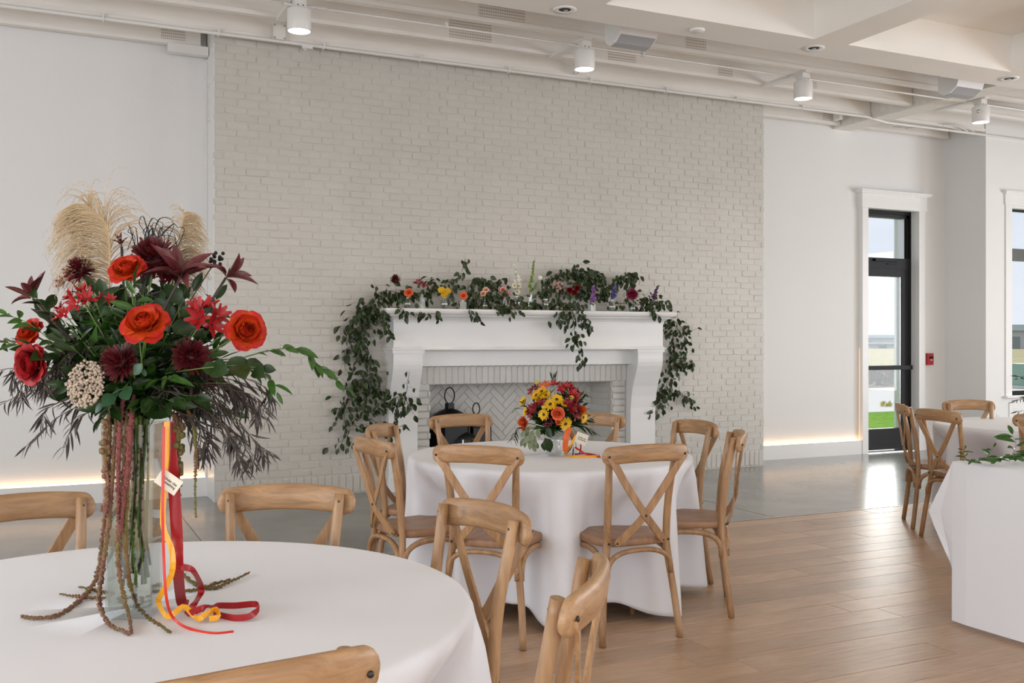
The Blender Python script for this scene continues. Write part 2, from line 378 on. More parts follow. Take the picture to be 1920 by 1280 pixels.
# ------------------------------------------------------------------ ceiling
SZ, CZ, SY = 3.80, 4.125, 6.55
cg = struct('ceiling', MB().box(XL, XR, YB, SY-.02, CZ, CZ+.1), M['ceil'])
xb = [5.596+2.29*k for k in range(-4, 4)]; yb = [6.17-2.31*k for k in range(0, 5)]
g = MB()
for i, yy in enumerate(yb): g.box(XL, XR, yy, yy+.38, SZ, CZ)
g.build('coffer_beam', M['ceil'], cg)
for xx in xb:
    g = MB()
    for i in range(len(yb)-1): g.box(xx, xx+.355, yb[i+1]+.38, yb[i], SZ, CZ)
    g.build('coffer_beam', M['ceil'], cg)
MB().box(XL, XR, SY-.02, SY, SZ+.001, 4.45).build('soffit_face', M['ceil'], cg)
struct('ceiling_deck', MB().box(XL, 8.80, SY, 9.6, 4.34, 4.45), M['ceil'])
struct('ceiling_deck', MB().box(8.80, XR, SY, 9.6, 4.50, 4.6), M['deck'])  # right bay: its shadow is in the deck colour
def joist(x0, x1, yy, zb=3.98, h=.29, parent=None):
    o = MB().box(x0, x1, yy, yy+.042, zb+.036, zb+h)
    o.box(x0, x1, yy-.012, yy+.054, zb, zb+.036)      # bottom chord a touch wider, as on a trussed joist
    return struct('ceiling_joist', o, M['joist'])
JY = [6.80, 7.42, 8.04, 8.655]
for yy in JY: joist(XL, 8.685, yy); joist(8.97, XR, yy)
joist(XL, BX0-.07, 9.14); joist(BX1, 8.685, 9.14); joist(8.97, 10.5, 9.14)
struct('ceiling_beam', MB().box(8.69, 8.965, SY, 9.3, 3.955, 3.98).box(8.70, 8.72, SY, 9.3, 3.98, 4.34).box(8.935, 8.955, SY, 9.3, 3.98, 4.34), M['joist'])
struct('trim_1', MB().box(BX1, 10.58, 9.245, 9.26, 4.02, 4.45), M['joist'])
struct('ceiling_block', MB().box(BX0-.35, BX0-.01, 9.08, 9.16, 3.90, 3.975).box(8.45, 8.50, 8.9, 9.0, 3.985, 4.10), M['metalw'])
for xx, a, b in ((10.6, 6.6, 8.6), (11.7, 6.6, 8.6), (9.9, 8.7, 9.15)):       # diagonal bridging seen above the open bay
    struct('ceiling_brace', MB().tube([(xx-.45, a, 4.1), (xx+.35, b, 4.35)], [(.045, .02)]*2, 4), M['joist'])

# perforated nail plates on the joist faces
def dots_mat():
    m = bpy.data.materials.new('perforated plate'); m.use_nodes = True; t = m.node_tree; p = t.nodes['Principled BSDF']; p.inputs['Roughness'].default_value = .5
    tc = t.nodes.new('ShaderNodeTexCoord'); mp = t.nodes.new('ShaderNodeMapping'); mp.inputs['Scale'].default_value = (62, 1, 40); v = t.nodes.new('ShaderNodeTexVoronoi'); v.inputs['Scale'].default_value = 1; v.inputs['Randomness'].default_value = 0
    t.links.new(tc.outputs['Object'], mp.inputs[0]); t.links.new(mp.outputs[0], v.inputs[0]); r = t.nodes.new('ShaderNodeValToRGB')
    r.color_ramp.elements[0].position = .27; r.color_ramp.elements[0].color = (.40, .36, .31, 1); r.color_ramp.elements[1].position = .36; r.color_ramp.elements[1].color = (.77, .74, .69, 1)
    t.links.new(v.outputs['Distance'], r.inputs[0]); t.links.new(r.outputs[0], p.inputs['Base Color']); return m
M['dots'] = dots_mat()
for (xx, yy, wd, z0, hh) in ((3.62, 6.80, .42, 4.0, .22), (3.42, 7.42, .42, 4.0, .2), (3.40, 8.04, .40, 4.0, .2), (4.95, 8.04, .3, 4.0, .1), (5.35, 7.42, .22, 4.0, .12), (6.15, 8.04, .18, 4.0, .1),
                             (7.2, 8.04, .25, 4.0, .1), (BX0-.30, 9.14, .2, 4.0, .2), (8.50, 9.14, .16, 4.0, .2), (-.2, 9.14, .12, 4.15, .1)):
    o = MB().box(-wd/2, wd/2, 0, .002, 0, hh).build('nail_plate', M['dots'], None); o.location = (xx, yy-.0022, z0+.02); o['kind'] = 'structure'

# ------------------------------------------------------------------ door, window, trim
def put_tag(o, kind): o['kind'] = kind; return o
d = bpy.data.objects.new('door_1', None); COL.objects.link(d); d['kind'] = 'structure'
fy0, fy1 = 9.32, 9.40
MB().box(9.194, 9.24, fy0, 9.46, 0, 3.03).box(10.03, 10.05, fy0, 9.46, 0, 3.03).box(9.24, 10.03, fy0, 9.46, 2.985, 3.03).build('door_frame', M['black'], d)
MB().box(9.24, 10.03, fy0-.01, fy1, 2.30, 2.43).build('transom_bar', M['black'], d)
MB().box(9.24, 9.27, fy0+.02, fy1+.04, 2.43, 2.985).box(9.99, 10.03, fy0+.02, fy1+.04, 2.43, 2.985).box(9.24, 10.03, fy0+.02, fy1+.04, 2.945, 2.985).build('transom_frame', M['blackiron'], d)
MB().box(9.955, 9.965, fy0+.03, fy1+.05, 2.43, 2.95).build('transom_bead', M['silver'], d)
MB().box(9.24, 9.30, fy0, fy1, .02, 2.30).box(9.885, 10.03, fy0, fy1, .02, 2.30).box(9.30, 9.885, fy0, fy1, 2.20, 2.30).build('door_stile', M['black'], d)
MB().box(9.30, 9.885, fy0, fy1, .02, .285).build('kick_panel', M['black'], d)
MB().box(9.868, 9.885, fy0+.01, fy1, .285, 2.20).build('glazing_bead', M['silver'], d)
MB().box(9.26, 10.02, fy0-.05, fy0-.005, 1.024, 1.078).build('push_bar', M['black'], d)
MB().box(9.30, 9.87, fy0+.03, fy0+.036, .285, 2.20).build('pane', M['pane'], d)
MB().box(9.27, 9.96, fy0+.06, fy0+.066, 2.43, 2.95).build('pane', M['pane'], d)
MB().box(9.194, 10.05, 9.20, 9.5, -.01, .012).build('threshold', M['silver'], d)
MB().box(9.62, 9.80, fy0-.03, fy0-.012, 2.35, 2.36).box(9.40, 9.78, fy0-.045, fy0-.01, 2.385, 2.415).build('door_closer', M['black'], d)
cs = MB().box(9.10, 9.194, 9.19, 9.26, 0, 3.03).box(10.05, 10.158, 9.19, 9.26, 0, 3.03)
cs.box(9.085, 10.18, 9.180, 9.26, 3.03, 3.20).box(9.055, 10.21, 9.155, 9.26, 3.20, 3.215).box(9.04, 10.225, 9.135, 9.26, 3.215, 3.245)
cs.box(9.075, 10.19, 9.172, 9.26, 3.022, 3.034)
struct('trim_2', cs, M['trim'])
wn = bpy.data.objects.new('window_1', None); COL.objects.link(wn); wn['kind'] = 'structure'
MB().box(WX0, WX0+.02, 8.72, 8.80, WZ0, WZ1).box(WX1-.05, WX1, 8.72, 8.80, WZ0, WZ1).box(WX0, WX1, 8.72, 8.80, WZ0+.0, WZ0+.055).box(WX0, WX1, 8.72, 8.80, WZ1-.02, WZ1).build('window_frame', M['black'], wn)
MB().box(WX0, WX1, 8.71, 8.80, 2.41, 2.56).build('meeting_rail', mat('grey bronze frame', (.10, .105, .10), .4), wn)
MB().box(WX0+.02, WX1-.05, 8.75, 8.756, WZ0+.055, 2.41).build('pane', M['pane'], wn)
MB().box(WX0+.02, WX1-.05, 8.75, 8.756, 2.56, WZ1-.02).build('pane', M['pane'], wn)
wt = MB().box(WX0-.11, WX0, WY-.018, WY, WZ0-.02, WZ1+.03).box(WX1, WX1+.11, WY-.018, WY, WZ0-.02, WZ1+.03)
wt.box(WX0-.125, WX1+.125, WY-.022, WY, WZ1+.03, WZ1+.165).box(WX0-.14, WX1+.14, WY-.045, WY, WZ1+.165, WZ1+.18).box(WX0-.155, WX1+.155, WY-.062, WY, WZ1+.18, WZ1+.205)
wt.box(WX0-.14, WX1+.14, WY-.06, WY+.08, WZ0-.025, WZ0)
struct('trim_3', wt, M['trim'])
struct('trim_4', MB().box(WX0-.04, WX1+.04, WY-.012, WY, .19, .62).box(WX0+.03, WX1-.03, WY-.016, WY-.012, .26, .55), M['trim'])

fa = thing('fire_alarm', 'small red fire alarm pull station on white wall right of the black door', 'fire alarm', (10.275, 9.26, 1.155))
MB().box(-.055, .055, -.045, 0, -.075, .075).build('housing', M['red'], fa)
MB().box(-.02, .045, -.05, -.044, .005, .035).build('pull_handle', M['black'], fa)
MB().box(.0, .025, -.052, -.044, -.018, -.004).build('lock', M['white'], fa)
ol = thing('wall_outlet', 'white double outlet plate low on the wall beside the window', 'outlet', (10.83, WY, .42))
MB().box(-.06, .06, -.008, 0, -.058, .058).build('cover_plate', M['white'], ol)
for s in (-1, 1): MB().box(-.02, .02, -.012, -.007, s*.026-.016, s*.026+.016).build('socket', M['trim'], ol)

# ------------------------------------------------------------------ outdoors
struct('ground_lawn', MB().box(2, 60, 9.62, 14.7, -.12, -.02), M['grass'])
struct('ground_paving', MB().box(2, 90, 14.7, 22.3, -.12, -.01), M['pad'])
struct('ground_scrub', MB().box(2, 120, 22.3, 38, -.12, .0), M['scrub'])
struct('ground_field', MB().box(-200, 900, 38, 900, -.12, .0), M['field'])
g = MB(); rg = random.Random(9)
for i in range(2600):
    x = rg.uniform(14, 46); yy = rg.uniform(22.4, 36); h = rg.uniform(.08, .32); a = rg.uniform(0, PI); c, s_ = math.cos(a)*.12, math.sin(a)*.12
    g.add([(x-c, yy-s_, 0), (x+c, yy+s_, 0), (x+rg.uniform(-.1, .1), yy, h)], [(0, 1, 2)])
o = g.build('dry_scrub', M['scrub'], None); o['kind'] = 'stuff'; tag(o, 'dry brown scrub along the far edge of the white paving outside', 'scrub')
g = MB(); 
for i in range(40):
    p = atZ(1662+rg.uniform(-9, 9), 760+rg.uniform(-2, 2), 0); a = rg.uniform(0, PI); g.add([(p.x-.03, p.y, 0), (p.x+.03, p.y, 0), (p.x+rg.uniform(-.1, .1), p.y+rg.uniform(-.1, .1), rg.uniform(.03, .11))], [(0, 1, 2)])
tag(g.build('weed', mat('yellow green weed', (.45, .42, .12), .9), None), 'small yellow green weed on the white paving outside the door', 'weed')
def shed(cx, cy, wx, wy, h, lab, rz=0.0):
    t = thing('shed', lab, 'building', (cx, cy, 0), rz)
    MB().box(-wx/2, wx/2, -wy/2, wy/2, 0, h*.74).build('wall', M['shed'], t)
    g = MB(); e = h*.74; a, b = wx/2+.6, wy/2+.6
    g.add([(-a, -b, e), (a, -b, e), (a, b, e), (-a, b, e), (-a, 0, h), (a, 0, h)], [(0, 1, 5, 4), (2, 3, 4, 5), (0, 4, 3), (1, 2, 5), (0, 3, 2, 1)])
    g.build('roof', M['shedroof'], t)
    for i in range(3): MB().box(-wx/2+wx*(.15+.3*i), -wx/2+wx*(.28+.3*i), -wy/2-.05, -wy/2, 0, h*.5).build('shed_door', M['shedroof'], t)
p = atD(1668, 640, 240); shed(p.x, p.y, 34, 16, 3.0, 'long white shed with flat grey roof seen far through the door glass', -TH)
p = atD(1636, 640, 200); shed(p.x, p.y, 12, 10, 1.2, 'low pale outbuilding standing left of the white shed on the horizon', -TH)
p = atD(1918, 640, 190); shed(p.x, p.y, 14, 10, 4.6, 'pale barn with green roof seen through the right window', -TH)
p = atZ(1910, 726, 0)
t = thing('utility_box', 'green utility cabinet on the dry field seen through the right window', 'cabinet', (p.x, p.y, 0), -TH)
MB().box(-.25, .9, -.5, .5, 0, .06).build('base', M['pad'], t)
MB().box(-.18, .85, -.45, .45, .06, 0.72).build('cabinet_body', mat('utility green', (.20, .33, .26), .6), t)
# ------------------------------------------------------------------ ceiling fixtures
LX = [1.77, 4.25, 6.68, 9.13]
names = ['first white can light from the left, over the brick corner', 'second white can light, above the middle of the brick wall', 'third white can light, near the right end of the brick wall', 'white can light beyond the steel beam at far right']
def can_light(x, lab, first=None):
    t = thing('can_light', 'lit '+lab, 'ceiling light', (x, 7.52, 3.98), 0, 'white can lights under the joists')
    MB().box(-.035, .035, -.10, .56, -.012, .016).xf(Matrix.Translation((-.02, 0, 0))).build('mounting_channel', M['metalw'], t)
    MB().box(-.045, .045, -.045, .045, -.085, -.012).build('junction_box', M['metalw'], t)
    MB().lathe([(.0, -.085), (.088, -.085), (.090, -.09), (.090, -.245), (.086, -.25), (.082, -.247), (.082, -.240)], 28).build('housing', M['metalw'], t)
    MB().lathe([(.0, -.241), (.083, -.241), (.083, -.238)], 28).build('diffuser', M['lamp'], t)
    for k in range(2): MB().ball((.02-.04*k, -.046, -.06), .005, 6, 4).build('screw', M['dark'], t)
    l = bpy.data.lights.new('can_lamp', 'SPOT'); l.energy = 30; l.color = WARM; l.spot_size = math.radians(125); l.spot_blend = .9; l.shadow_soft_size = .07
    o = bpy.data.objects.new('can_lamp', l); COL.objects.link(o); o.parent = t; o.location = (0, 0, -.26)
    return t
for x, n in zip(LX, names): can_light(x, n)
MB().ball((-.11, -.06, -.15), .018, 8, 5).build('sensor', M['silver'], bpy.data.objects['can_light.003'])
def conduit(name, pts, r, lab, clips):
    t = thing(name, lab, 'conduit', pts[0])
    MB().tube(pts, r, 8).build('pipe', M['metalw'], t, world=True)
    for c in clips: MB().box(c[0]-.008, c[0]+.008, c[1]-r-.004, c[1]+.03, c[2]-r-.003, c[2]+.035).build('clip', M['metalw'], t, world=True)
    return t
conduit('conduit', [(XL, 8.632, 3.972), (8.6, 8.632, 3.972), (8.9, 8.632, 3.935), (12.5, 8.632, 3.935)], .016, 'long white conduit pipe running along the joist over the brick wall', [(.45+.9*k, 8.632, 3.972) for k in range(9)])
pts = []
for i, x in enumerate(LX):
    pts += [(x-.30, 7.60, 3.958), (x-.12, 7.56, 3.945), (x-.02, 7.54, 3.93), (x+.12, 7.56, 3.945), (x+.30, 7.60, 3.958)]
conduit('conduit', smooth_path([(XL, 7.60, 3.958)]+pts+[(12, 7.6, 3.958)], 120), .010, 'thin white conduit linking the four can lights', [(3.0+1.9*k, 7.60, 3.958) for k in range(3)])
def jbox(x, y, z, lab, w=.10, h=.13):
    t = thing('junction_box', lab, 'junction box', (x, y, z))
    MB().box(-w/2, w/2, -.05, 0, -h/2, h/2).build('box_body', M['metalw'], t)
    for a in (-1, 1):
        for b in (-1, 1): MB().box(a*w*.42-.008, a*w*.42+.008, -.053, -.049, b*h*.42-.008, b*h*.42+.008).build('screw', M['grey'], t)
p = atY(523, 60, 8.60); jbox(p.x, 8.62, p.z-.005, 'square white junction box on the conduit left of the first can light')
p = atY(1077, 132, 8.60); jbox(p.x, 8.62, p.z+.01, 'white junction box on the conduit below the second can light', .05, .09)
p = atY(576, 86, 8.62)
t = thing('conduit_hanger', 'small white hanger bracket under the conduit right of the first can light', 'bracket', (p.x, 8.63, p.z))
MB().box(-.045, .05, -.01, .01, -.02, .02).build('plate', M['metalw'], t); MB().tube([(-.03, 0, -.015), (-.02, 0, -.035), (0, 0, -.02)], .007, 6).build('hook', M['metalw'], t)
# flexible wires looping above the far right bay
t = thing('loose_cable', 'thin white cables looping between the joists at far right', 'cable', (10.0, 8.2, 4.0))
for k in range(3): MB().tube(smooth_path([(9.4+.1*k, 9.0, 4.0), (9.9, 8.7-.1*k, 3.99), (10.2+.1*k, 8.65, 3.95), (10.3, 8.8, 4.0+.03*k)], 14), .006, 6).build('cable', M['metalw'], t, world=True)
t = thing('air_duct', 'white round duct lying above the joists at far right', 'duct', (9.6, 7.75, 4.02))
MB().tube([(9.30, 7.73, 4.09), (10.6, 7.73, 4.09), (13, 7.73, 4.09)], .075, 14).build('duct_body', M['white'], t, world=True)
# recessed downlights in the soffit
for (x, y, lab) in ((1059, 18, 'recessed downlight in the soffit, leftmost of the three'), (1526, 90, 'recessed downlight in the soffit, below the coffer corner'), (1892, 147, 'recessed downlight in the soffit at far right')):
    p = atZ(x, y, SZ); t = thing('recessed_downlight', 'unlit white '+lab, 'downlight', (p.x, p.y, SZ))
    MB().lathe([(.085, 0), (.088, -.006), (.05, -.004), (.045, .001)], 24).build('trim_ring', M['white'], t)
    MB().lathe([(.0, -.001), (.045, -.001)], 24).build('baffle', M['dark'], t)
    MB().ball((.012, .012, -.002), .018, 10, 5, (1, 1, .3)).build('bulb', M['silver'], t)
p = atZ(1307, 56, SZ); t = thing('smoke_detector', 'flat white round sensor cap on the soffit between two downlights', 'detector', (p.x, p.y, SZ))
MB().lathe([(.0, -.014), (.055, -.014), (.06, -.008), (.06, 0)], 24).build('cap', M['white'], t)
# surround speakers tucked between soffit and joists
def speaker(x, y, z, lab):
    t = thing('wall_speaker', lab, 'speaker', (x, y, z), 0, 'white speakers hung by the soffit')
    prof = [(-.16, .16), (-.15, .02), (-.10, -.10), (-.02, -.15), (.06, -.16), (.12, -.12), (.13, .16)]
    n = len(prof); g = MB(); L = .36
    g.add([(-L/2, a, b) for a, b in prof]+[(L/2, a, b) for a, b in prof], [tuple(range(n))]+[tuple(range(n, 2*n))[::-1]]+[(i, i+n, (i+1) % n+n, (i+1) % n) for i in range(n)])
    g.build('cabinet', M['white'], t)
    g = MB(); pr = [(a*1.01, b*1.02) for a, b in prof[2:6]]; n = len(pr)
    g.add([(-L/2+.02, a, b) for a, b in pr]+[(L/2-.01, a, b) for a, b in pr], [(i, i+n, i+1+n, i+1) for i in range(n-1)]); g.build('grille', M['grey'], t)
    MB().ball((-L/2-.004, -.02, .09), .022, 8, 5, (.4, 1, 1)).build('bracket_knob', M['silver'], t)
speaker(4.42, 7.03, 3.98, 'white wedge speaker hanging above the middle of the brick wall')
speaker(8.28, 7.05, 3.98, 'white wedge speaker hanging left of the steel beam')

# ------------------------------------------------------------------ fireplace
fp = thing('fireplace', 'wide white fireplace mantel with grey brick firebox', 'fireplace', (4.3, BY, 0))
MX0, MX1, MF = 2.874, 5.77, 8.576
def fpart(name, mb, m=None): return mb.build(name, m or M['mantel'], fp, world=True)
def mould(prof, x0, x1, over):     # prof: list of (outset, z); mitred around the two corners
    g = MB(); n = len(prof); rings = []
    for (o, z) in prof: rings.append([(x0-o, BY, z), (x0-o, MF-o, z), (x1+o, MF-o, z), (x1+o, BY, z)])
    vs = [p for r_ in rings for p in r_]; fs = []
    for i in range(n-1):
        for k in range(3): fs.append((i*4+k, i*4+k+1, (i+1)*4+k+1, (i+1)*4+k))
    fs += [(3, 2, 1, 0), ((n-1)*4, (n-1)*4+1, (n-1)*4+2, (n-1)*4+3)]
    return g.add(vs, fs)
fpart('mantel_shelf', mould([(.06, 1.622), (.088, 1.630), (.094, 1.637), (.10, 1.645), (.104, 1.66), (.10, 1.674), (.094, 1.679)], MX0, MX1, 0))
fpart('crown_moulding', mould([(.0, 1.560), (.006, 1.562), (.006, 1.572), (.016, 1.59), (.036, 1.606), (.058, 1.612), (.060, 1.622)], MX0, MX1, 0))
fpart('frieze', MB().box(MX0, MX1, MF, BY, 1.325, 1.562))
fpart('lower_moulding', mould([(.0, 1.298), (.012, 1.300), (.024, 1.303), (.024, 1.312), (.014, 1.316), (.006, 1.328), (0, 1.334)], MX0, MX1, 0))
fpart('header_board', MB().box(MX0+.27, MX1-.29, 8.72, BY, 1.165, 1.30))
fpart('header_bead', MB().box(MX0+.27, MX1-.29, 8.712, BY, 1.150, 1.166))
for (a, b) in ((MX0, 3.155), (5.47, MX1)):
    g = MB(); pr = [(0, 8.72), (.55, 8.72), (.70, 8.715), (.82, 8.70), (.92, 8.674), (1.00, 8.642), (1.07, 8.61), (1.13, 8.588), (1.17, 8.580), (1.20, MF+.002), (1.30, MF+.002)]
    n = len(pr); vs = []
    for z, yy in pr: vs += [(a, BY, z), (a, yy, z), (b, yy, z), (b, BY, z)]
    fs = [(i*4+k, i*4+k+1, (i+1)*4+k+1, (i+1)*4+k) for i in range(n-1) for k in range(3)]+[(3, 2, 1, 0)]
    fpart('pilaster', g.add(vs, fs))
    fpart('plinth', MB().box(a-.006, b+.006, 8.712, BY, 0, .13))
    fpart('pilaster_cap', MB().box(a-.012, b+.014, MF-.012, BY, 1.272, 1.300))
# soldier lintel, side strips, herringbone back, side walls
rf = random.Random(21); lint = [brick_mesh(.052, .185, .03, rf, None).mesh('brick', M['firebrick']) for _ in range(4)]
nl = 37
for i in range(nl):
    x = 3.155+.031+i*(2.315/nl)
    put(lint[rf.randrange(4)], 'brick', fp, Matrix.Translation(Vector((x, 8.800, 1.060))-Vector((4.3, BY, 0))) @ Matrix.Rotation(-.16, 4, 'Z') @ Matrix.Rotation(rf.uniform(-.01, .01), 4, 'Y'))
fpart('lintel_bed', MB().box(3.15, 5.48, 8.805, 8.83, .975, 1.155), M['firebrick'])
stp = [brick_mesh(.148, .058, .03, rf, None).mesh('brick', M['firebrick']) for _ in range(4)]
for k in range(15):
    for xc in (3.232, 5.382):
        put(stp[rf.randrange(4)], 'brick', fp, Matrix.Translation(Vector((xc, 8.804, .033+k*.0655))-Vector((4.3, BY, 0))))
hb = [brick_mesh(.191, .061, .02, rf, None).mesh('brick', M['firebrick']) for _ in range(5)]
W_ = .0655; n_ = 0
cells = []
for a_ in range(-45, 46):
    for b_ in range(-12, 13):
        u0 = a_+6*b_; v0 = a_                    # herringbone lattice, brick 3 x 1 cells
        cells.append((u0+1.5, v0+.5, 0)); cells.append((u0-1+.5, v0+1.5, 1))
c45 = math.cos(PI/4)
for (u, v, o_) in cells:
    U, V = u*W_, v*W_
    x = 4.3+(U-V)*c45; z = .5+(U+V)*c45
    if 3.27 < x < 5.33 and -.0 < z < 1.03:
        put(hb[rf.randrange(5)], 'brick', fp, Matrix.Translation(Vector((x, 9.2465, z))-Vector((4.3, BY, 0))) @ Matrix.Rotation(-PI/4 if o_ == 0 else PI/4, 4, 'Y')); n_ += 1
for k in range(15):
    for s_, xx in ((1, OX0), (-1, OX1)):
        for q in range(3):
            yy = BY+.07+q*.186+(0 if k % 2 else -.09)
            if BY+.03 < yy < 9.24: put(hb[rf.randrange(5)], 'brick', fp, Matrix.Translation(Vector((xx+s_*.001, yy, .033+k*.0655))-Vector((4.3, BY, 0))) @ Matrix.Rotation(s_*PI/2, 4, 'Z'))
fpart('hearth_floor', MB().box(OX0, OX1, 8.80, 9.25, 0, .012), M['firebrick'])

def lantern(px, Y, top, wd, lab, glassy):
    p = atY(px, 700, Y); t = thing('lantern', lab, 'lantern', (p.x, Y, .012), .2)
    h = top-.012; b = h*.70
    for a in (-1, 1):
        for c in (-1, 1): MB().box(a*wd-.008, a*wd+.008, c*wd-.008, c*wd+.008, .03, b).build('corner_post', M['silver'] if glassy else M['blackiron'], t)
    MB().box(-wd-.015, wd+.015, -wd-.015, wd+.015, 0, .03).build('base', M['blackiron'], t)
    if not glassy: MB().box(-wd, wd, -wd, wd, .03, b).build('side_panel', M['blackiron'], t)
    else: MB().box(-wd+.01, wd-.01, -wd+.01, wd-.01, .03, b).build('pane', M['vase'], t)
    MB().lathe([(wd*1.35, b), (wd*1.33, b+.012), (wd*1.1, b+h*.05), (wd*.6, b+h*.09), (.03, b+h*.11), (0, b+h*.11)], 20).build('dome_roof', M['blackiron'], t)
    MB().box(-.035, .035, -.03, .03, b+h*.10, b+h*.165).build('vent_cap', M['blackiron'], t)
    MB().tube([(.055*math.sin(a)*(wd/.13), 0, b+h*.16+.075*(1-math.cos(a))*(wd/.13)) for a in [2*PI*k/20 for k in range(21)]], .006, 6).build('ring_handle', M['blackiron'], t)
    if glassy: MB().lathe([(0, .03), (.035, .03), (.035, .16), (0, .165)], 14).build('candle', M['white'], t)
lantern(843, 9.02, 1.02-.12, .135, 'tall black iron lantern with ring handle at left in the firebox', False)
lantern(872, 8.95, .62, .09, 'lantern with silver corner posts and candle in the firebox', True)
lantern(893, 9.08, .76, .10, 'smaller black domed lantern rightmost in the firebox', False)

# ------------------------------------------------------------------ cross back chairs
def arc(p0, p1, p2, n=14): return smooth_path([p0, p1, p2], n)
def make_chair():
    t = thing('cross_back_chair', 'x', 'chair')
    oak = M['oak']
    # seat: rounded trapezoid with dished, bevelled edge
    out = []
    for k in range(48):
        a = 2*PI*k/48; c, s = math.cos(a), math.sin(a); e = .42
        x = math.copysign(abs(c)**e, c); yv = math.copysign(abs(s)**e, s)
        wdt = .178+.032*(yv+1)/2; y_ = yv*.205+.01
        if yv > .5: y_ += .018*(1-x*x)
        out.append((x*wdt*1.0, y_))
    g = MB(); lv = [(.90, .432), (.985, .436), (1.0, .445), (1.0, .462), (.985, .470), (.93, .473), (.6, .469), (.01, .466)]
    vs = [(x*s, (y-.01)*s+.01, z) for s, z in lv for x, y in out]; n = 48
    g.add(vs, [(i*n+k, i*n+(k+1) % n, (i+1)*n+(k+1) % n, (i+1)*n+k) for i in range(len(lv)-1) for k in range(n)], True)
    g.add(out and [(x*.9, (y-.01)*.9+.01, .432) for x, y in out], [tuple(range(48))[::-1]])
    g.build('seat', M['seat'], t)
    for s in (-1, 1):
        MB().tube(smooth_path([(s*.205, -.225, .0), (s*.190, -.203, .18), (s*.163, -.180, .40), (s*.157, -.182, .50), (s*.160, -.196, .66), (s*.170, -.222, .80), (s*.176, -.238, .893)], 18), [.0155]+[.0165]*4+[.0175]*9+[.0165]*4+[.0155], 12).build('rear_post', oak, t)
        MB().tube(smooth_path([(s*.192, .196, 0), (s*.186, .180, .2), (s*.180, .168, .435)], 8), [.0145]*3+[.016]*3+[.017]*3, 12).build('front_leg', oak, t)
    # curved top rail on the outer side of the posts
    prof = []
    for k in range(14):
        a = 2*PI*k/14; prof.append((.0145*math.copysign(abs(math.cos(a))**.7, math.cos(a)), .041*math.copysign(abs(math.sin(a))**.6, math.sin(a))))
    g = MB(); vs = []; NS = 26
    for i in range(NS+1):
        u = math.sin(PI/2*(-1+2*i/NS)); x = u*.222; y_ = -.296+.044*abs(u)**2.2; 
        dy = .044*2.2*abs(u)**1.2*math.copysign(1, u)/.222; nn = Vector((-dy, 1, 0)).normalized()
        e = max(0, (abs(u)-.86)/.14); k_ = math.sqrt(max(.02, 1-e*e)); k2_ = k_**.5
        for a, b in prof: vs.append((x+nn.x*a*k2_, y_+nn.y*a*k2_-.08*(b), .864+b*(1.0*k_)+.014*(1-u*u)-.003))
    n = 14; g.add(vs, [(i*n+k, i*n+(k+1) % n, (i+1)*n+(k+1) % n, (i+1)*n+k) for i in range(NS) for k in range(n)]+[tuple(range(n))[::-1], tuple(NS*n+k for k in range(n))], True)
    g.build('top_rail', M['oakx'], t)
    # the crossed bentwood slats behind
    for s, off in ((1, 0), (-1, .006)):
        pts = smooth_path([(s*.200, -.274, .866), (s*.165, -.275, .820), (s*.095, -.264, .715), (0, -.252-off, .585), (-s*.075, -.232, .505), (-s*.128, -.208, .452)], 20)
        g = MB(); nr = (0, -1, .12)
        g.strip(pts, [.020, .033]+[.0345]*17+[.032, .020], nr, .0042)
        g.build('cross_slat', oak, t)
    # bentwood arches under the seat
    def arch(a, b, mid): 
        a, b, mid = Vector(a), Vector(b), Vector(mid); pts = []
        for k in range(21):
            u = k/20; ang = PI*u; c = (1-math.copysign(abs(math.cos(ang))**.8, math.cos(ang)))/2; h = math.sin(ang)**.62
            base = a.lerp(b, c); pts.append(Vector((base.x, base.y, a.z+(mid.z-a.z)*h)))
        MB().tube(pts, [(.012, .0150)]*21, 8).build('arch_brace', oak, t)
    arch((-.168, -.202, .300), (.168, -.202, .300), (0, -.2, .418)); arch((-.160, .172, .310), (.160, .172, .310), (0, .17, .418))
    for s in (-1, 1): arch((s*.182, -.178, .295), (s*.180, .150, .305), (s*.17, 0, .418))
    bm = MB().ball((0, 0, 0), .0062, 8, 5, (1, .6, 1)).mesh('bolt', M['silverdark'])
    for p in ((.198, -.280, .862), (-.198, -.280, .862), (0, -.264, .585), (.122, -.214, .458), (-.122, -.214, .458), (.157, -.200, .455), (-.157, -.200, .455), (.172, -.210, .330), (-.172, -.210, .330), (.176, -.221, .870), (-.176, -.221, .870)):
        put(bm, 'bolt', t, Matrix.Translation(p))
    gm = MB().lathe([(0, -.0), (.0125, 0), (.0125, .006), (.015, .008)], 10).mesh('foot_glide', M['silver'])
    for p in ((-.205, -.225), (.205, -.225), (-.192, .196), (.192, .196)): put(gm, 'foot_glide', t, Matrix.Translation((p[0], p[1], .0)))
    return t
M['silverdark'] = mat('dark bolt metal', (.06, .055, .05), .4, metal=.8)
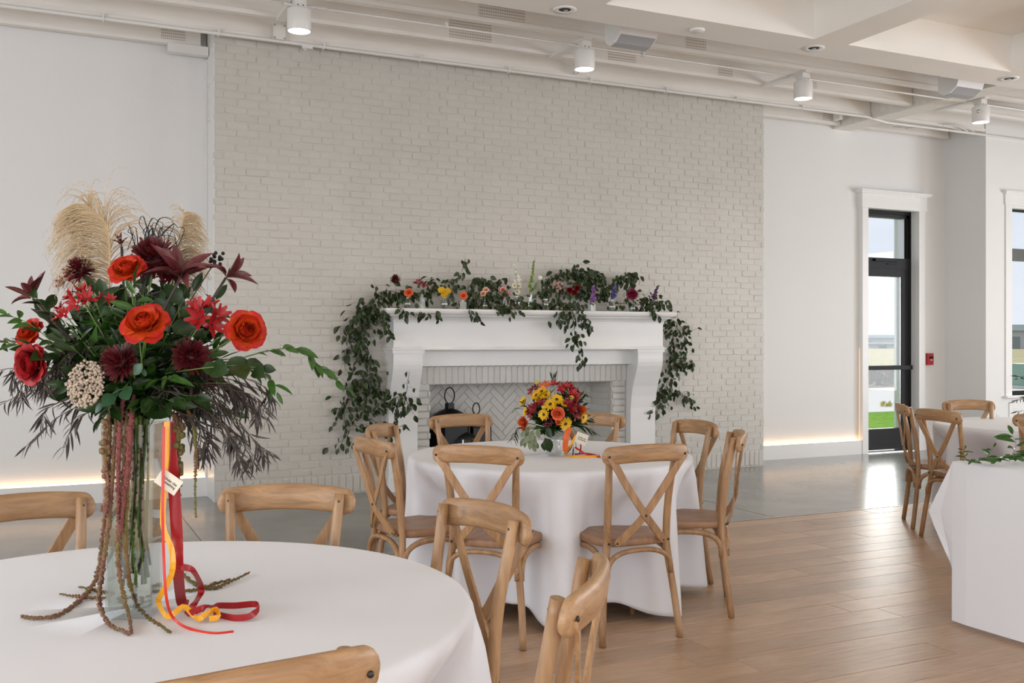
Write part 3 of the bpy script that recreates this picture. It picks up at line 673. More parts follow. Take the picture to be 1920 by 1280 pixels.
POSE = [
 (2.503, 4.103, -2.2, 'oak chair seen from behind, right of two before the middle table', 'c'),
 (1.966, 4.308, -45.6, 'oak chair seen from behind, left of two before the middle table', 'c'),
 (1.721, 4.711, -83.3, 'oak cross back chair seen side-on at left of the middle table', 'c'),
 (1.929, 5.204, -128.4, 'oak cross back chair at left rear of the middle table, beneath the trailing vine', 'c'),
 (2.432, 5.626, -178.2, 'oak cross back chair behind the middle table, in front of the firebox lanterns', 'c'),
 (3.038, 5.406, 137.2, 'oak cross back chair behind the middle table, half hidden by the bouquet', 'c'),
 (3.223, 4.845, 89.1, 'oak cross back chair at right rear of the middle table, before the brick wall', 'c'),
 (3.052, 4.328, 55.5, 'oak cross back chair seen in profile at the right edge of the middle table', 'c'),
 (.596, 2.977, 152.9, 'oak cross back chair across the near table, facing us right of the tall vase', 'f'),
 (.892, 2.566, 101.4, 'oak cross back chair at the right of the near table, its whole back in view', 'f'),
 (.803, 1.951, 52.4, 'close oak cross back chair at the near table, bottom middle, its curved rail seen edge-on', 'f'),
 (.227, 1.740, 8.1, 'closest oak chair, only the top rail showing at the bottom edge', 'f'),
 (.00, 3.10, -166.0, 'oak cross back chair at the near table cut by the left edge, behind the vase', 'f'),
 (6.101, 5.385, -128.0, 'oak cross back chair standing just in front of the black door frame', 'r'),
 (5.838, 4.911, -97.3, 'oak cross back chair left of the far round table, its crossed back in full view', 'r'),
 (6.573, 5.352, 160.7, 'oak cross back chair behind the far round table, under the outlet wall', 'r'),
 (6.092, 4.477, -52.2, 'oak cross back chair cut by the right edge, behind the vine on the white table', 'r')]
GR = {'c': 'chairs around the middle round table', 'f': 'chairs around the near round table', 'r': 'chairs around the far right round table'}
ch0 = make_chair()
for i, (x, y, a, lab, gk) in enumerate(POSE):
    c = ch0 if i == 0 else copy_tree(ch0)
    c.matrix_basis = Matrix.Translation((x, y, .0015)) @ Matrix.Rotation(math.radians(a), 4, 'Z'); c['label'] = lab; c['group'] = GR[gk]; c['category'] = 'chair'

# ------------------------------------------------------------------ round tables and cloths
def round_table(cx, cy, angs, seed, tl, clab, wide=.0):
    t = thing('round_table', tl, 'table', (cx, cy, .0015), 0, 'round folding tables')
    MB().lathe([(0, .735), (.755, .735), (.758, .74), (.758, .755), (0, .757)], 64).build('tabletop', M['grey'], t)
    for k in range(4):
        a = PI/4+k*PI/2+.25; x, y = .42*math.cos(a), .42*math.sin(a)
        MB().tube([(x, y, .735), (x*1.08, y*1.08, .0)], .0125, 8).build('leg', M['black'], t)
    rr_ = random.Random(seed); Rr = .764; N = 320
    ph = [rr_.uniform(0, 6.28) for _ in range(6)]
    lobes = [rr_.uniform(.6, 1.25) for _ in range(40)]
    def inset(th):
        c = 0
        for a in angs:
            d_ = (th-math.radians(a)+PI) % (2*PI)-PI; c = max(c, math.exp(-(abs(d_)/.235)**3.6))
        return c
    zs = [.764-.764*0]; rings = []
    for r_ in (0.0, .25, .5, .7, .745, .757): rings.append((r_, .7655 if r_ < .75 else .7640, 0))
    S = [.004, .012, .025, .045, .07, .1, .14, .18, .225, .27, .32, .37, .42, .47, .52, .57, .62, .67, .71, .735]
    g = MB(); vs = []
    for r_, z_, _ in rings:
        for k in range(N):
            th = 2*PI*k/N; vs.append((r_*math.cos(th), r_*math.sin(th), z_+(.0005*math.sin(5*th+ph[0])*(r_/.76) if .2 < r_ < .74 else 0)))
    for s in S:
        for k in range(N):
            th = 2*PI*k/N; c = inset(th); q = s/.735
            fold = (.5*math.sin(th*19+ph[1]+2*math.sin(th*3+ph[2]))+.5*math.sin(th*11+ph[3]+1.5*math.sin(th*2+ph[4])))
            out = .012+(.055+wide)*q*(1-c)*lobes[int(th/(2*PI)*8) % 8]+.066*q**.55*(abs(fold)**.75*(1 if fold > 0 else -1))*min(1, s/.12)*(1-.55*c)
            sm = min(1, s/.30); sm = sm*sm*(3-2*sm)
            r_ = Rr+out*min(1, s/.02)-.205*c*sm
            z_ = .764-s*(1-.075*c*q)-(.0 if q < .97 else .006*math.sin(th*7+ph[5]))
            vs.append((r_*math.cos(th), r_*math.sin(th), max(.012, z_)))
    m_ = len(rings)+len(S)
    fs = [(i*N+k, i*N+(k+1) % N, (i+1)*N+(k+1) % N, (i+1)*N+k) for i in range(m_-1) for k in range(N)]
    g.add(vs, fs, True); o = g.build('tablecloth', M['cloth']); o.location = (cx, cy, .0015)
    md = o.modifiers.new('thick', 'SOLIDIFY'); md.thickness = .0012; md.offset = 1
    tag(o, clab, 'tablecloth', 'white tablecloths')
    return o
def ang(cx, cy, k): return [math.degrees(math.atan2(p[1]-cy, p[0]-cx)) for p in POSE if p[4] == k]
round_table(2.52, 4.84, ang(2.52, 4.84, 'c'), 4, 'round folding table under the cloth before the fireplace', 'floor-length white cloth on the middle round table before the fireplace')
round_table(.206, 2.46, ang(.206, 2.46, 'f')+[-130, 175, 145], 8, 'round folding table under the near cloth with the tall vase', 'white cloth on the near round table carrying the tall vase')
round_table(6.71, 4.957, ang(6.71, 4.957, 'r')+[-100, -45, 0, 40], 12, 'round folding table under the far right cloth', 'white cloth on the far round table near the window')
# rectangular table with a boxed corner fold
t = thing('banquet_table', 'rectangular folding table under the white cloth at right edge', 'table', (5.1, 2.75, .0015))
MB().box(-.88, .90, -.87, .87, .73, .755).build('tabletop', M['grey'], t)
for a in (-.7, .7):
    for b in (-.65, .65): MB().tube([(a, b, .73), (a, b, 0)], .013, 8).build('leg', M['black'], t)
g = MB(); x0, x1, y0, y1 = 4.215, 6.02, 1.60, 3.635; zt = .7665; DR = .752
S = [0, .004, .012, .03, .08, .14, .20, .265, .33, .40, .46, .52, .58, .64, .70, DR]
def Cn(s): u = s/DR; return Vector((x0-.195*u, y1-.165*u, 0))             # crisp corner line of the aisle face
def Fl(s):                                                                # outer edge of the folded flap behind it
    T = Vector((4.148, 3.735, 0)); a = .272; b = .52
    if s <= a: return Vector((x0, y1, 0)).lerp(T, s/a)
    if s <= b: return T.lerp(Cn(b), (s-a)/(b-a))
    return Cn(s)
vs = []; n = 44
for s in S:
    rr0 = .010*min(1, s/.012)**.5; c = Cn(s); f = Fl(s)
    row = [Vector((x1-(x1-x0)*k/14, y1+rr0+(.05+.02*math.sin(k*1.7))*s/DR*(1 if k < 12 else .6), 0)) for k in range(14)]
    q0 = Vector((x0+.05, y1+rr0+.02*s/DR, 0))
    row += [q0.lerp(f, k/5) for k in range(6)]
    mid = (f+c)/2+Vector((.02, .02, 0))*(s/DR)
    row += [mid, c+Vector((-rr0*.3, rr0*.3, 0))]
    for k in range(1, 23):
        yv = c.y+(y0-c.y)*k/22; row.append(Vector((x0-.195*(s/DR)-rr0+.003*math.sin(yv*7)*s/DR, yv, 0)))
    for p in row: vs.append((p.x, p.y, zt-max(0, s-.006)))
n = len(row); g.add(vs, [(i*n+k, i*n+k+1, (i+1)*n+k+1, (i+1)*n+k) for i in range(len(S)-1) for k in range(n-1)], False)
g.add([(x0, y0, zt), (x1, y0, zt), (x1, y1, zt), (x0, y1, zt)], [(0, 1, 2, 3)])
g.add([(x0-.195, y0, .015), (x1, y0-.1, .015), (x1, y0, zt), (x0, y0, zt)], [(0, 1, 2, 3)])
o = g.build('tablecloth', M['cloth']); md = o.modifiers.new('thick', 'SOLIDIFY'); md.thickness = .0012; md.offset = -1
tag(o, 'white cloth on the rectangular table at the right edge, reaching the floor', 'tablecloth', 'white tablecloths')
# ------------------------------------------------------------------ leaves and blooms
def leaf_mesh(name, m, w=.36, fold=.10, curl=.12, tipw=1.0, seg=4, wave=0.0):
    vs, fs = [(0, 0, 0)], []
    for i in range(1, seg):
        v = i/seg; ww = w*.5*(math.sin(PI*v**.85))**.8*tipw; z = -curl*v*v*1.0
        vs += [(-ww, v, z+fold*ww/w*2+wave*math.sin(i*2.3)), (0, v, z), (ww, v, z+fold*ww/w*2-wave*math.sin(i*2.3))]
    vs.append((0, 1, -curl)); e = len(vs)-1
    fs += [(0, 2, 1), (0, 3, 2)]
    for i in range(seg-2):
        b = 1+3*i; fs += [(b, b+1, b+4, b+3), (b+1, b+2, b+5, b+4)]
    b = 1+3*(seg-2); fs += [(b, b+1, e), (b+1, b+2, e)]
    g = MB(); g.add(vs, fs, True); return g.mesh(name, m)
def gm(name, c, c2=None, rough=.38, var=.3): return mat(name, c, rough, col2=c2, nscale=3, var=var, spec=.4) if c2 else mat(name, c, rough, var=var, spec=.4)
M['leafdk'] = gm('dark green leaf', (.010, .030, .006), (.022, .055, .010), .33)
M['leafmid'] = gm('mid green leaf', (.022, .085, .010), (.05, .13, .018), .33)
M['leafolive'] = gm('vine leaf green', (.021, .036, .009), (.040, .060, .016), .36, .35)
M['leafsage'] = gm('sage eucalyptus leaf', (.17, .22, .12), (.26, .29, .17), .5, .15)
M['leafround'] = gm('blue green round leaf', (.022, .08, .03), (.035, .10, .045), .35, .15)
M['leafbrown'] = gm('bronze willow leaf', (.040, .032, .026), (.06, .045, .04), .4, .3)
M['stem'] = mat('green stem', (.13, .24, .05), .45, var=.3)
M['stemb'] = mat('brown stem', (.09, .055, .03), .6)
M['stemred'] = mat('reddish twig', (.32, .12, .08), .6)
LF = {'vine': leaf_mesh('leaf', M['leafolive'], .60, .14, .22), 'vine2': leaf_mesh('leaf', M['leafdk'], .56, .10, .12),
      'rus': leaf_mesh('leaf', M['leafmid'], .32, .10, .12, seg=5), 'dark': leaf_mesh('leaf', M['leafdk'], .42, .1, .15, seg=5), 'darkwide': leaf_mesh('leaf', M['leafdk'], .66, .1, .12, seg=5, wave=.03),
      'round': leaf_mesh('leaf', M['leafround'], .74, .06, .1, seg=6), 'sage': leaf_mesh('leaf', M['leafsage'], .48, .1, .15, seg=5),
      'will': leaf_mesh('leaf', M['leafbrown'], .105, .03, .25, seg=6), 'fern': leaf_mesh('leaf', M['leafdk'], .14, .02, .1, seg=4)}
def spray(name, label, path, kind, size, n, parent=None, sr=.0012, hang=.25, cat='foliage', group=None, stemm=None, spread=1.0, seed=0, start=.12, vary=.3, cam=.5, n_path=16):
    r = random.Random(seed); pts = smooth_path(path, n_path)
    t = parent or thing(name, label, cat, pts[0], 0, group)
    m_ = len(pts); MB().tube(pts, [sr*(1.15-.6*i/(m_-1)) for i in range(m_)], 5, False).build('stem', stemm or M['stemb'], t, world=True)
    o0 = t.matrix_basis.translation
    for k in range(n):
        u = start+(1-start)*(k+.5*r.random())/max(1, n-1) if n > 1 else 1; u = min(u, 1); q = u*(m_-1); i = min(int(q), m_-2)
        p = pts[i].lerp(pts[i+1], q-i); d = (pts[i+1]-pts[i]).normalized()
        sd = d.cross(Vector((0, 0, 1)) if abs(d.z) < .8 else F2); sd.normalize(); s = 1 if k % 2 else -1
        if k == n-1: dd = d
        else: dd = (d*.55+sd*s*spread*r.uniform(.5, 1)+Vector((0, 0, -hang*r.uniform(.3, 1.6)))+rv(.28, r)).normalized()
        nn = -F2*cam+Vector((0, 0, .6))+rv(.6, r)
        sz = size*r.uniform(1-vary, 1+vary)*(.8 if u > .92 else 1)
        put(LF[kind], 'leaf', t, leafM(p-o0+(sd*s*.001), dd, nn, sz))
    return t

def petal_mesh(name, m, W, H, lean, curl, cup, rip=0.0, nu=5, nv=6):
    vs, fs = [], []
    for j in range(nv+1):
        v = j/nv; w_ = W*(.30+.70*math.sin(PI*(v*.62+.10)))*(1 if v < .8 else 1-(v-.8)*.9)
        for i in range(nu+1):
            u = -1+2*i/nu; x = w_*u; y = lean*v*H+curl*H*v**3-cup*W*u*u*(1-.45*v)+rip*math.sin(i*2.1+1)*v*v
            vs.append((x, y, v*H*(1-.10*u*u)))
    for j in range(nv):
        for i in range(nu): a = j*(nu+1)+i; fs.append((a, a+1, a+nu+2, a+nu+1))
    g = MB(); g.add(vs, fs, True); return g.mesh(name, m)
def petal_mat(name, base, tip, lo=.1, hi=.8, rough=.5, axis='Z', var=.12):
    m = bpy.data.materials.new(name); m.use_nodes = True; t = m.node_tree; p = t.nodes['Principled BSDF']; p.inputs['Roughness'].default_value = rough; p.inputs['Specular IOR Level'].default_value = .25
    tc = t.nodes.new('ShaderNodeTexCoord'); sx = t.nodes.new('ShaderNodeSeparateXYZ'); t.links.new(tc.outputs['Object'], sx.inputs[0])
    nz = t.nodes.new('ShaderNodeTexNoise'); nz.inputs['Scale'].default_value = 5; t.links.new(tc.outputs['Object'], nz.inputs[0])
    ad = t.nodes.new('ShaderNodeMath'); ad.operation = 'MULTIPLY_ADD'; ad.inputs[1].default_value = .35; t.links.new(nz.outputs[0], ad.inputs[0]); t.links.new(sx.outputs[axis], ad.inputs[2])
    r = t.nodes.new('ShaderNodeValToRGB'); e = r.color_ramp.elements; e[0].position = lo+.17; e[0].color = (*base, 1); e[1].position = min(.99, hi+.17); e[1].color = (*tip, 1)
    t.links.new(ad.outputs[0], r.inputs[0]); hs = t.nodes.new('ShaderNodeHueSaturation'); oi = t.nodes.new('ShaderNodeObjectInfo'); mr = t.nodes.new('ShaderNodeMapRange'); mr.inputs['To Min'].default_value = 1-var; mr.inputs['To Max'].default_value = 1+var
    t.links.new(oi.outputs['Random'], mr.inputs[0]); t.links.new(mr.outputs[0], hs.inputs['Value']); t.links.new(r.outputs[0], hs.inputs['Color']); t.links.new(hs.outputs[0], p.inputs['Base Color'])
    p.inputs['Subsurface Weight'].default_value = 0
    return m
def rose_kit(pm):      # unit radius rose petals (inner, middle, outer)
    return (petal_mesh('petal', pm, .46, .72, .05, -.10, .75), petal_mesh('petal', pm, .55, .78, .05, .10, .55, .03), petal_mesh('petal', pm, .60, .84, .05, .34, .32, .05))
KR = {'fire': rose_kit(petal_mat('flame rose petal', (.74, .12, .010), (.44, .010, .008),  .20, .78)),
      'dark': rose_kit(petal_mat('deep red rose petal', (.22, .008, .010), (.34, .012, .016))),
      'coral': rose_kit(petal_mat('coral rose petal', (.78, .10, .02), (.80, .17, .07), .1, .9)),
      'peach': rose_kit(petal_mat('peach petal', (.78, .40, .24), (.80, .50, .36))),
      'pinkcoral': rose_kit(petal_mat('coral pink petal', (.75, .20, .15), (.82, .34, .27))),
      'cream': rose_kit(petal_mat('cream petal', (.80, .74, .48), (.84, .80, .66)))}
def bloomroot(name, label, pos, d, cat='flower', group=None, spin=0):
    t = thing(name, label, cat, pos, 0, group); t.matrix_basis = Matrix.Translation(Vector(pos)) @ frame(d) @ Matrix.Rotation(spin, 4, 'Z'); return t
def stem_of(t, pts, r=.0022, m=None):
    MB().tube(smooth_path(pts, 12), r, 6).build('stem', m or M['stem'], t, world=True)
RINGS = [(3, .04, -8, .86, 0), (4, .11, -2, .93, 0), (5, .18, 4, .97, 0), (5, .25, 11, 1.0, 0), (6, .31, 19, 1.02, 1), (6, .36, 30, 1.0, 1), (6, .38, 44, .98, 2), (5, .36, 60, .95, 2)]
def rose(label, pos, d, rad, kit, stem=None, seed=0, opened=1.0, name='rose', group=None, rings=RINGS):
    rad *= .80; r = random.Random(seed); t = bloomroot(name, label, pos, d, group=group, spin=r.uniform(0, 6)); k = 0
    for (n, r0, tilt, s, ty) in rings:
        a0 = r.uniform(0, 6.28)
        for i in range(n):
            a = a0+2*PI*i/n+r.uniform(-.12, .12)
            Mx = Matrix.Rotation(a, 4, 'Z') @ Matrix.Translation((0, r0*rad, -.30*rad)) @ Matrix.Rotation(-math.radians(tilt*opened+r.uniform(-4, 4)), 4, 'X') @ Matrix.Scale(rad*s*r.uniform(.94, 1.05), 4)
            put(KR[kit][ty], 'petal', t, Mx)
    if stem: stem_of(t, stem)
    return t
def petalset(n, L, W, elev0, elev1, rings, r, curl=.25, jit=.1):
    g = MB()
    for j in range(rings):
        e = elev0+(elev1-elev0)*j/max(1, rings-1); cnt = n if rings == 1 else int(n*(.35+.65*math.cos(e) if e > 0 else n))
        cnt = max(4, int(n*max(.25, math.cos(e))))
        for k in range(cnt):
            a = 2*PI*(k+.5*(j % 2))/cnt+r.uniform(-jit, jit); ee = e+r.uniform(-jit, jit)*.8; l = L*r.uniform(.85, 1.1)
            d = Vector((math.cos(a)*math.cos(ee), math.sin(a)*math.cos(ee), math.sin(ee))); up = Vector((0, 0, 1)); sd = d.cross(up); sd = sd.normalized() if sd.length > 1e-3 else Vector((1, 0, 0)); nn = sd.cross(d)
            p0 = d*(L*.12); p1 = d*(l*.55)+nn*(curl*l*.10); p2 = d*l+nn*(curl*l*.35)
            g.add([p0-sd*W*.25, p0+sd*W*.25, p1+sd*W*.5, p2+sd*W*.22, p2-sd*W*.22, p1-sd*W*.5, (p0+p1)/2-nn*W*.15, p1-nn*W*.2], [(0, 1, 2, 7), (7, 2, 3, 4), (0, 7, 5), (7, 4, 5)], True)
    return g
def mum(label, pos, d, rad, m, stem=None, seed=0, n=24, name='chrysanthemum', lo=-.35, group=None, wide=.2):
    r = random.Random(seed); t = bloomroot(name, label, pos, d, group=group)
    petalset(n, rad, rad*wide, 1.45, lo, 7, r, .35, .14).build('petals', m, t); MB().ball((0, 0, -.05*rad), rad*.42, 8, 5).build('core', m, t)
    if stem: stem_of(t, stem)
    return t
def daisy(label, pos, d, rad, m, stem=None, seed=0, group=None, name='daisy', dark=True):
    r = random.Random(seed); t = bloomroot(name, label, pos, d, group=group)
    petalset(15, rad, rad*.42, .15, .38, 2, r, -.2, .06).build('petals', m, t)
    MB().ball((0, 0, .06*rad), rad*.30, 10, 5, (1, 1, .55)).build('center_disc', M['discdark'] if dark else M['discyel'], t)
    if stem: stem_of(t, stem, .0012)
    return t
def floret_cluster(label, pos, d, rad, m, n=4, stem=None, seed=0, name='alstroemeria', group=None):
    r = random.Random(seed); t = bloomroot(name, label, pos, d, group=group)
    pr = petalset(6, rad*.80, rad*.30, .95, .66, 2, r, -.45, .10); me = pr.mesh('floret', m)
    for k in range(n):
        a = 2*PI*k/n+r.uniform(-.3, .3); rr_ = rad*.48 if n > 1 else 0
        put(me, 'floret', t, Matrix.Translation((rr_*math.cos(a), rr_*math.sin(a), r.uniform(-.2, .2)*rad)) @ Matrix.Rotation(a, 4, 'Z') @ Matrix.Rotation(.55, 4, 'Y') @ Matrix.Rotation(r.uniform(0, 3), 4, 'Z'))
    if stem: stem_of(t, stem, .0014)
    return t
def lily(label, pos, d, rad, m, stem=None, seed=0, n=6, tilt=(35, 75), inner=None):
    r = random.Random(seed); t = bloomroot('lily', label, pos, d)
    me = leaf_mesh('petal', m, .30, .16, -.05, seg=6); me2 = leaf_mesh('petal', m, .26, .16, .35, seg=6)
    for k in range(n):
        a = 2*PI*k/n+r.uniform(-.2, .2); e = math.radians(r.uniform(*tilt)); dd = Vector((math.cos(a)*math.sin(e), math.sin(a)*math.sin(e), math.cos(e)))
        nn = Vector((-math.cos(a)*math.cos(e), -math.sin(a)*math.cos(e), math.sin(e)))
        put(me if k % 3 else me2, 'petal', t, leafM(dd*rad*.06, dd, nn, rad*r.uniform(.85, 1.1)))
    g = MB()
    for k in range(5):
        a = 2*PI*k/5; g.tube([(0, 0, 0), (math.cos(a)*rad*.12, math.sin(a)*rad*.12, rad*.5)], .0008, 4)
    g.build('stamens', inner or M['stemb'], t)
    if stem: stem_of(t, stem, .003, M['leafbrown'])
    return t
M['mumdk'] = mat('burgundy petals', (.13, .009, .015), .5, noise_amt=.35, nscale=60)
M['mumpink'] = mat('magenta petals', (.30, .02, .07), .5, noise_amt=.3, nscale=60)
M['alsred'] = mat('bright red petals', (.45, .010, .014), .42, noise_amt=.3, nscale=40)
M['alswine'] = mat('wine red petals', (.27, .008, .016), .42, noise_amt=.3, nscale=40)
M['lilydk'] = mat('dark maroon lily petal', (.085, .014, .018), .42, col2=(.16, .03, .035), nscale=6, var=.2)
M['yel'] = mat('yellow petals', (.85, .50, .01), .5, noise_amt=.15, nscale=40)
M['oran'] = mat('orange petals', (.85, .15, .03), .5, noise_amt=.2, nscale=40)
M['discdark'] = mat('brown flower disc', (.06, .035, .012), .8)
M['discyel'] = mat('yellow flower disc', (.6, .45, .06), .8)
M['cream'] = mat('cream plume', (.60, .46, .28), .9, noise_amt=.15, nscale=30)
M['yarrow'] = mat('pale pink yarrow', (.58, .47, .37), .9, noise_amt=.4, nscale=50)
M['amar'] = mat('pink brown amaranth', (.235, .10, .075), .9, col2=(.20, .14, .05), nscale=14)
M['amarp'] = mat('rose amaranth', (.24, .07, .06), .9, noise_amt=.3, nscale=60)
M['amarg'] = mat('olive amaranth', (.15, .14, .035), .9, col2=(.19, .085, .04), nscale=16)
M['white petal'] = mat('white petals', (.85, .83, .72), .6, noise_amt=.1, nscale=40)
M['lav'] = mat('lavender petals', (.38, .17, .48), .55, noise_amt=.4, nscale=50)
M['blu'] = mat('violet blue petals', (.13, .11, .36), .55, noise_amt=.35, nscale=50)
M['plum'] = mat('plum petals', (.10, .02, .09), .5)
M['pinkp'] = mat('pale pink petals', (.72, .42, .40), .6, noise_amt=.3, nscale=60)
M['bell'] = mat('green bells', (.28, .42, .08), .5, noise_amt=.3, nscale=60)
CAM = -F2

# ------------------------------------------------------------------ the tall vase on the near table
VX, VY, VZ = .190, 2.394, .767
VR = math.radians(-18)
vt = thing('glass_vase', 'tall square clear glass vase on the near round table', 'vase', (VX, VY, VZ), VR)
g = MB(); a0, a1, hh = .049, .057, .430
vs = []
for (q, z) in ((a0, 0), (a1, hh), (a1-.004, hh), (a0-.004, .022)):
    vs += [(-q, -q, z), (q, -q, z), (q, q, z), (-q, q, z)]
fs = [(i*4+k, i*4+(k+1) % 4, (i+1)*4+(k+1) % 4, (i+1)*4+k) for i in range(3) for k in range(4)]+[(3, 2, 1, 0), (12, 13, 14, 15)]
g.add(vs, fs); g.build('glass_body', M['vase'], vt)
MB().box(-.045, .045, -.045, .045, .024, .305).build('water', M['water'], vt)
g = MB()
for k in range(26): g.ball((R.uniform(-.036, .036), R.uniform(-.036, .036), .03+R.uniform(0, .008)), R.uniform(.004, .008), 6, 4, (1, 1, .6))
g.build('sediment', mat('cloudy sediment', (.28, .25, .16), .9), vt)['kind'] = 'stuff'
VD = VX*F2.x+VY*F2.y
def fb(x, y, dd=0.0): return atD(x, y, VD+dd)
NECK = Vector((VX, VY, VZ+.44))
rs = random.Random(77)
def vstem(head):       # from a bloom down through the neck to the water
    n_ = NECK+Vector((rs.uniform(-.035, .035), rs.uniform(-.035, .035), 0)); b = Vector((VX+rs.uniform(-.035, .035), VY+rs.uniform(-.035, .035), VZ+rs.uniform(.07, .15)))
    return [head, head.lerp(n_, .6)+Vector((0, 0, .02)), n_, b]
U = Vector((0, 0, 1))
def dirn(x, y, up=.45): # outward facing from the bouquet's heart
    v = fb(x, y)-fb(250, 690); return (v.normalized()*.75+CAM*1.0+U*up).normalized()
for (x, y, dd, rad, kit, lab, op, dv) in (
    (238, 503, -.08, .044, 'fire', 'bright red orange rose at the top centre of the tall bouquet', 1.0, (-.1, 0, .9)),
    (271, 603, -.20, .052, 'fire', 'large open red orange rose at the front centre of the tall bouquet', 1.25, (0, 0, .85)),
    (462, 618, -.10, .048, 'fire', 'flame orange rose with red edges on the right side of the tall bouquet', 1.0, (.55, 0, .2)),
    (55, 622, .05, .040, 'fire', 'coral red rose half hidden by leaves at left of the tall bouquet', .9, (-.5, 0, .6)),
    (58, 682, -.12, .052, 'dark', 'deep red rose at lower left of the tall bouquet', .9, (-.5, 0, -.05)),
    (350, 745, -.02, .040, 'dark', 'dark red rose deep inside the right of the tall bouquet', .8, (.4, 0, 0))):
    p = fb(x, y, dd); dvv = (CAM+R2*dv[0]+U*dv[2]).normalized(); rose(lab, p, dvv, rad, kit, vstem(p-dvv*rad*.4), seed=x, opened=op)
for (x, y, dd, rad, lab) in ((288, 487, .0, .055, 'burgundy chrysanthemum beside the top rose of the tall bouquet'), (228, 680, -.16, .042, 'dark burgundy chrysanthemum below the central rose of the tall bouquet'),
                             (152, 507, .02, .033, 'dusty burgundy chrysanthemum at upper left under the big plume'), (358, 668, -.08, .042, 'dark red chrysanthemum right of centre in the tall bouquet'), (325, 508, .04, .04, 'burgundy chrysanthemum behind the maroon lily')):
    p = fb(x, y, dd); d_ = dirn(x, y, .3); mum(lab, p, d_, rad, M['mumdk'], vstem(p-d_*.02), seed=x)
for (x, y, dd, rad, mm, n, lab) in ((150, 560, -.08, .034, 'alsred', 4, 'bright red alstroemeria cluster at upper left of the tall bouquet'), (118, 588, -.05, .026, 'alsred', 3, 'smaller red alstroemeria below left of the brighter cluster'),
                                    (200, 562, -.05, .024, 'alsred', 2, 'red alstroemeria bud right of the brighter cluster'), (388, 592, -.10, .042, 'alsred', 5, 'red alstroemeria cluster under the maroon lilies at right'), (128, 520, .03, .028, 'alswine', 3, 'wine alstroemeria beside the dusty chrysanthemum'), (395, 700, -.02, .03, 'alswine', 3, 'wine red alstroemeria low on the right of the tall bouquet')):
    p = fb(x, y, dd); d_ = dirn(x, y, .2); floret_cluster(lab, p, d_, rad, M[mm], n, vstem(p-d_*.01), seed=x)
for (x, y, dd, rad, dv, n, tl, lab) in ((338, 520, -.07, .085, (.1, 0, .9), 11, (35, 95), 'large dark maroon lily spreading over the top right of the tall bouquet'), (424, 520, -.02, .062, (.8, 0, .5), 7, (15, 75), 'smaller dark maroon lily pointing right at the top of the tall bouquet'),
                                  (62, 560, .0, .062, (-.2, 0, 1), 6, (15, 80), 'maroon lily with a yellow centre at far left of the tall bouquet'), (228, 462, .03, .030, (-.1, 0, 1.2), 4, (10, 35), 'closed dark lily bud behind the top rose')):
    p = fb(x, y, dd); d_ = (CAM*.5+R2*dv[0]+U*dv[2]).normalized(); lily(lab, p, d_, rad, M['lilydk'], vstem(p), seed=x, n=n, tilt=tl, inner=M['discyel'] if x == 62 else None)
# yarrow head
p = fb(155, 718, -.17); t = bloomroot('yarrow', 'pale cream yarrow head at lower left of the tall bouquet', p, (CAM+U*.2-R2*.2))
g = MB(); ry = random.Random(2)
for k in range(420):
    a = ry.uniform(0, 6.28); q = math.sqrt(ry.random())*.043; g.ball((q*math.cos(a), q*math.sin(a)*(1.15), -.25*q+ry.uniform(-.004, .004)), ry.uniform(.0024, .0042), 5, 3)
g.build('flower_head', M['yarrow'], t)
g = MB()
for k in range(14):
    a = ry.uniform(0, 6.28); q = .035; g.tube([(0, 0, -.07), (q*.5*math.cos(a), q*.5*math.sin(a), -.03), (q*math.cos(a), q*math.sin(a), -.008)], .0009, 4)
g.build('branchlets', M['stem'], t); stem_of(t, vstem(p-CAM*.05))
# dark berries
p = fb(405, 487, .02); t = thing('berry_twig', 'small dark seed head twig above the right maroon lily', 'foliage', p)
g = MB()
for k in range(16): g.ball(p+rv(.016, ry), .0045, 6, 4)
g.build('seed_pods', M['blackiron'], t, world=True); stem_of(t, vstem(p), .0015, M['stemb'])

# pampas plumes
def plume(lab, axis, n, L, side, droop, seed):
    r = random.Random(seed); t = thing('pampas_plume', lab, 'plume', axis[0]); pts = smooth_path(axis, 24)
    MB().tube(pts, [.0022*(1.1-.7*i/24) for i in range(25)], 5, False).build('stem', M['cream'], t, world=True)
    g = MB(); 
    for k in range(n):
        u = r.random()**.8; q = .12*24+u*.86*24; i = min(int(q), 23); p = pts[i].lerp(pts[i+1], q-i); d = (pts[i+1]-pts[i]).normalized()
        l = L*r.uniform(.5, 1.15)*(.35+.65*math.sin(PI*(.15+.75*u)))
        s = side if r.random() < .82 else -side*.35
        v = (d*.55+R2*s*r.uniform(.5, 1.4)+F2*r.uniform(-.35, .35)).normalized(); path = [p]; N = 9; 
        for j in range(N):
            p = p+v*(l/N); path.append(p); v = (v+Vector((0, 0, -droop*r.uniform(.7, 1.2)*(.5+j*.30)))+R2*s*.10).normalized()
        g.tube(path, [.0010-.0006*j/N for j in range(N+1)], 3, False)
        for j in range(3, N+1):
            for c in range(3):
                a = path[j]; b = a+Vector((r.uniform(-.006, .006), r.uniform(-.004, .004), -r.uniform(.001, .008))); g.add([a, a+Vector((.0007, 0, .0007)), b], [(0, 1, 2)])
    g.build('plume_hairs', M['cream'], t, world=True, kind='stuff'); return t
plume('big feathery cream pampas plume arching left above the tall bouquet', [fb(212, 620, .02), fb(205, 540, .03), fb(206, 470, .03), fb(196, 415, .03), fb(160, 382, .03)], 520, .15, -1, .20, 4)
plume('smaller cream pampas plume standing behind the maroon lilies', [fb(335, 600, .05), fb(338, 520, .08), fb(337, 450, .08), fb(345, 396, .08)], 300, .075, 1, .18, 5)
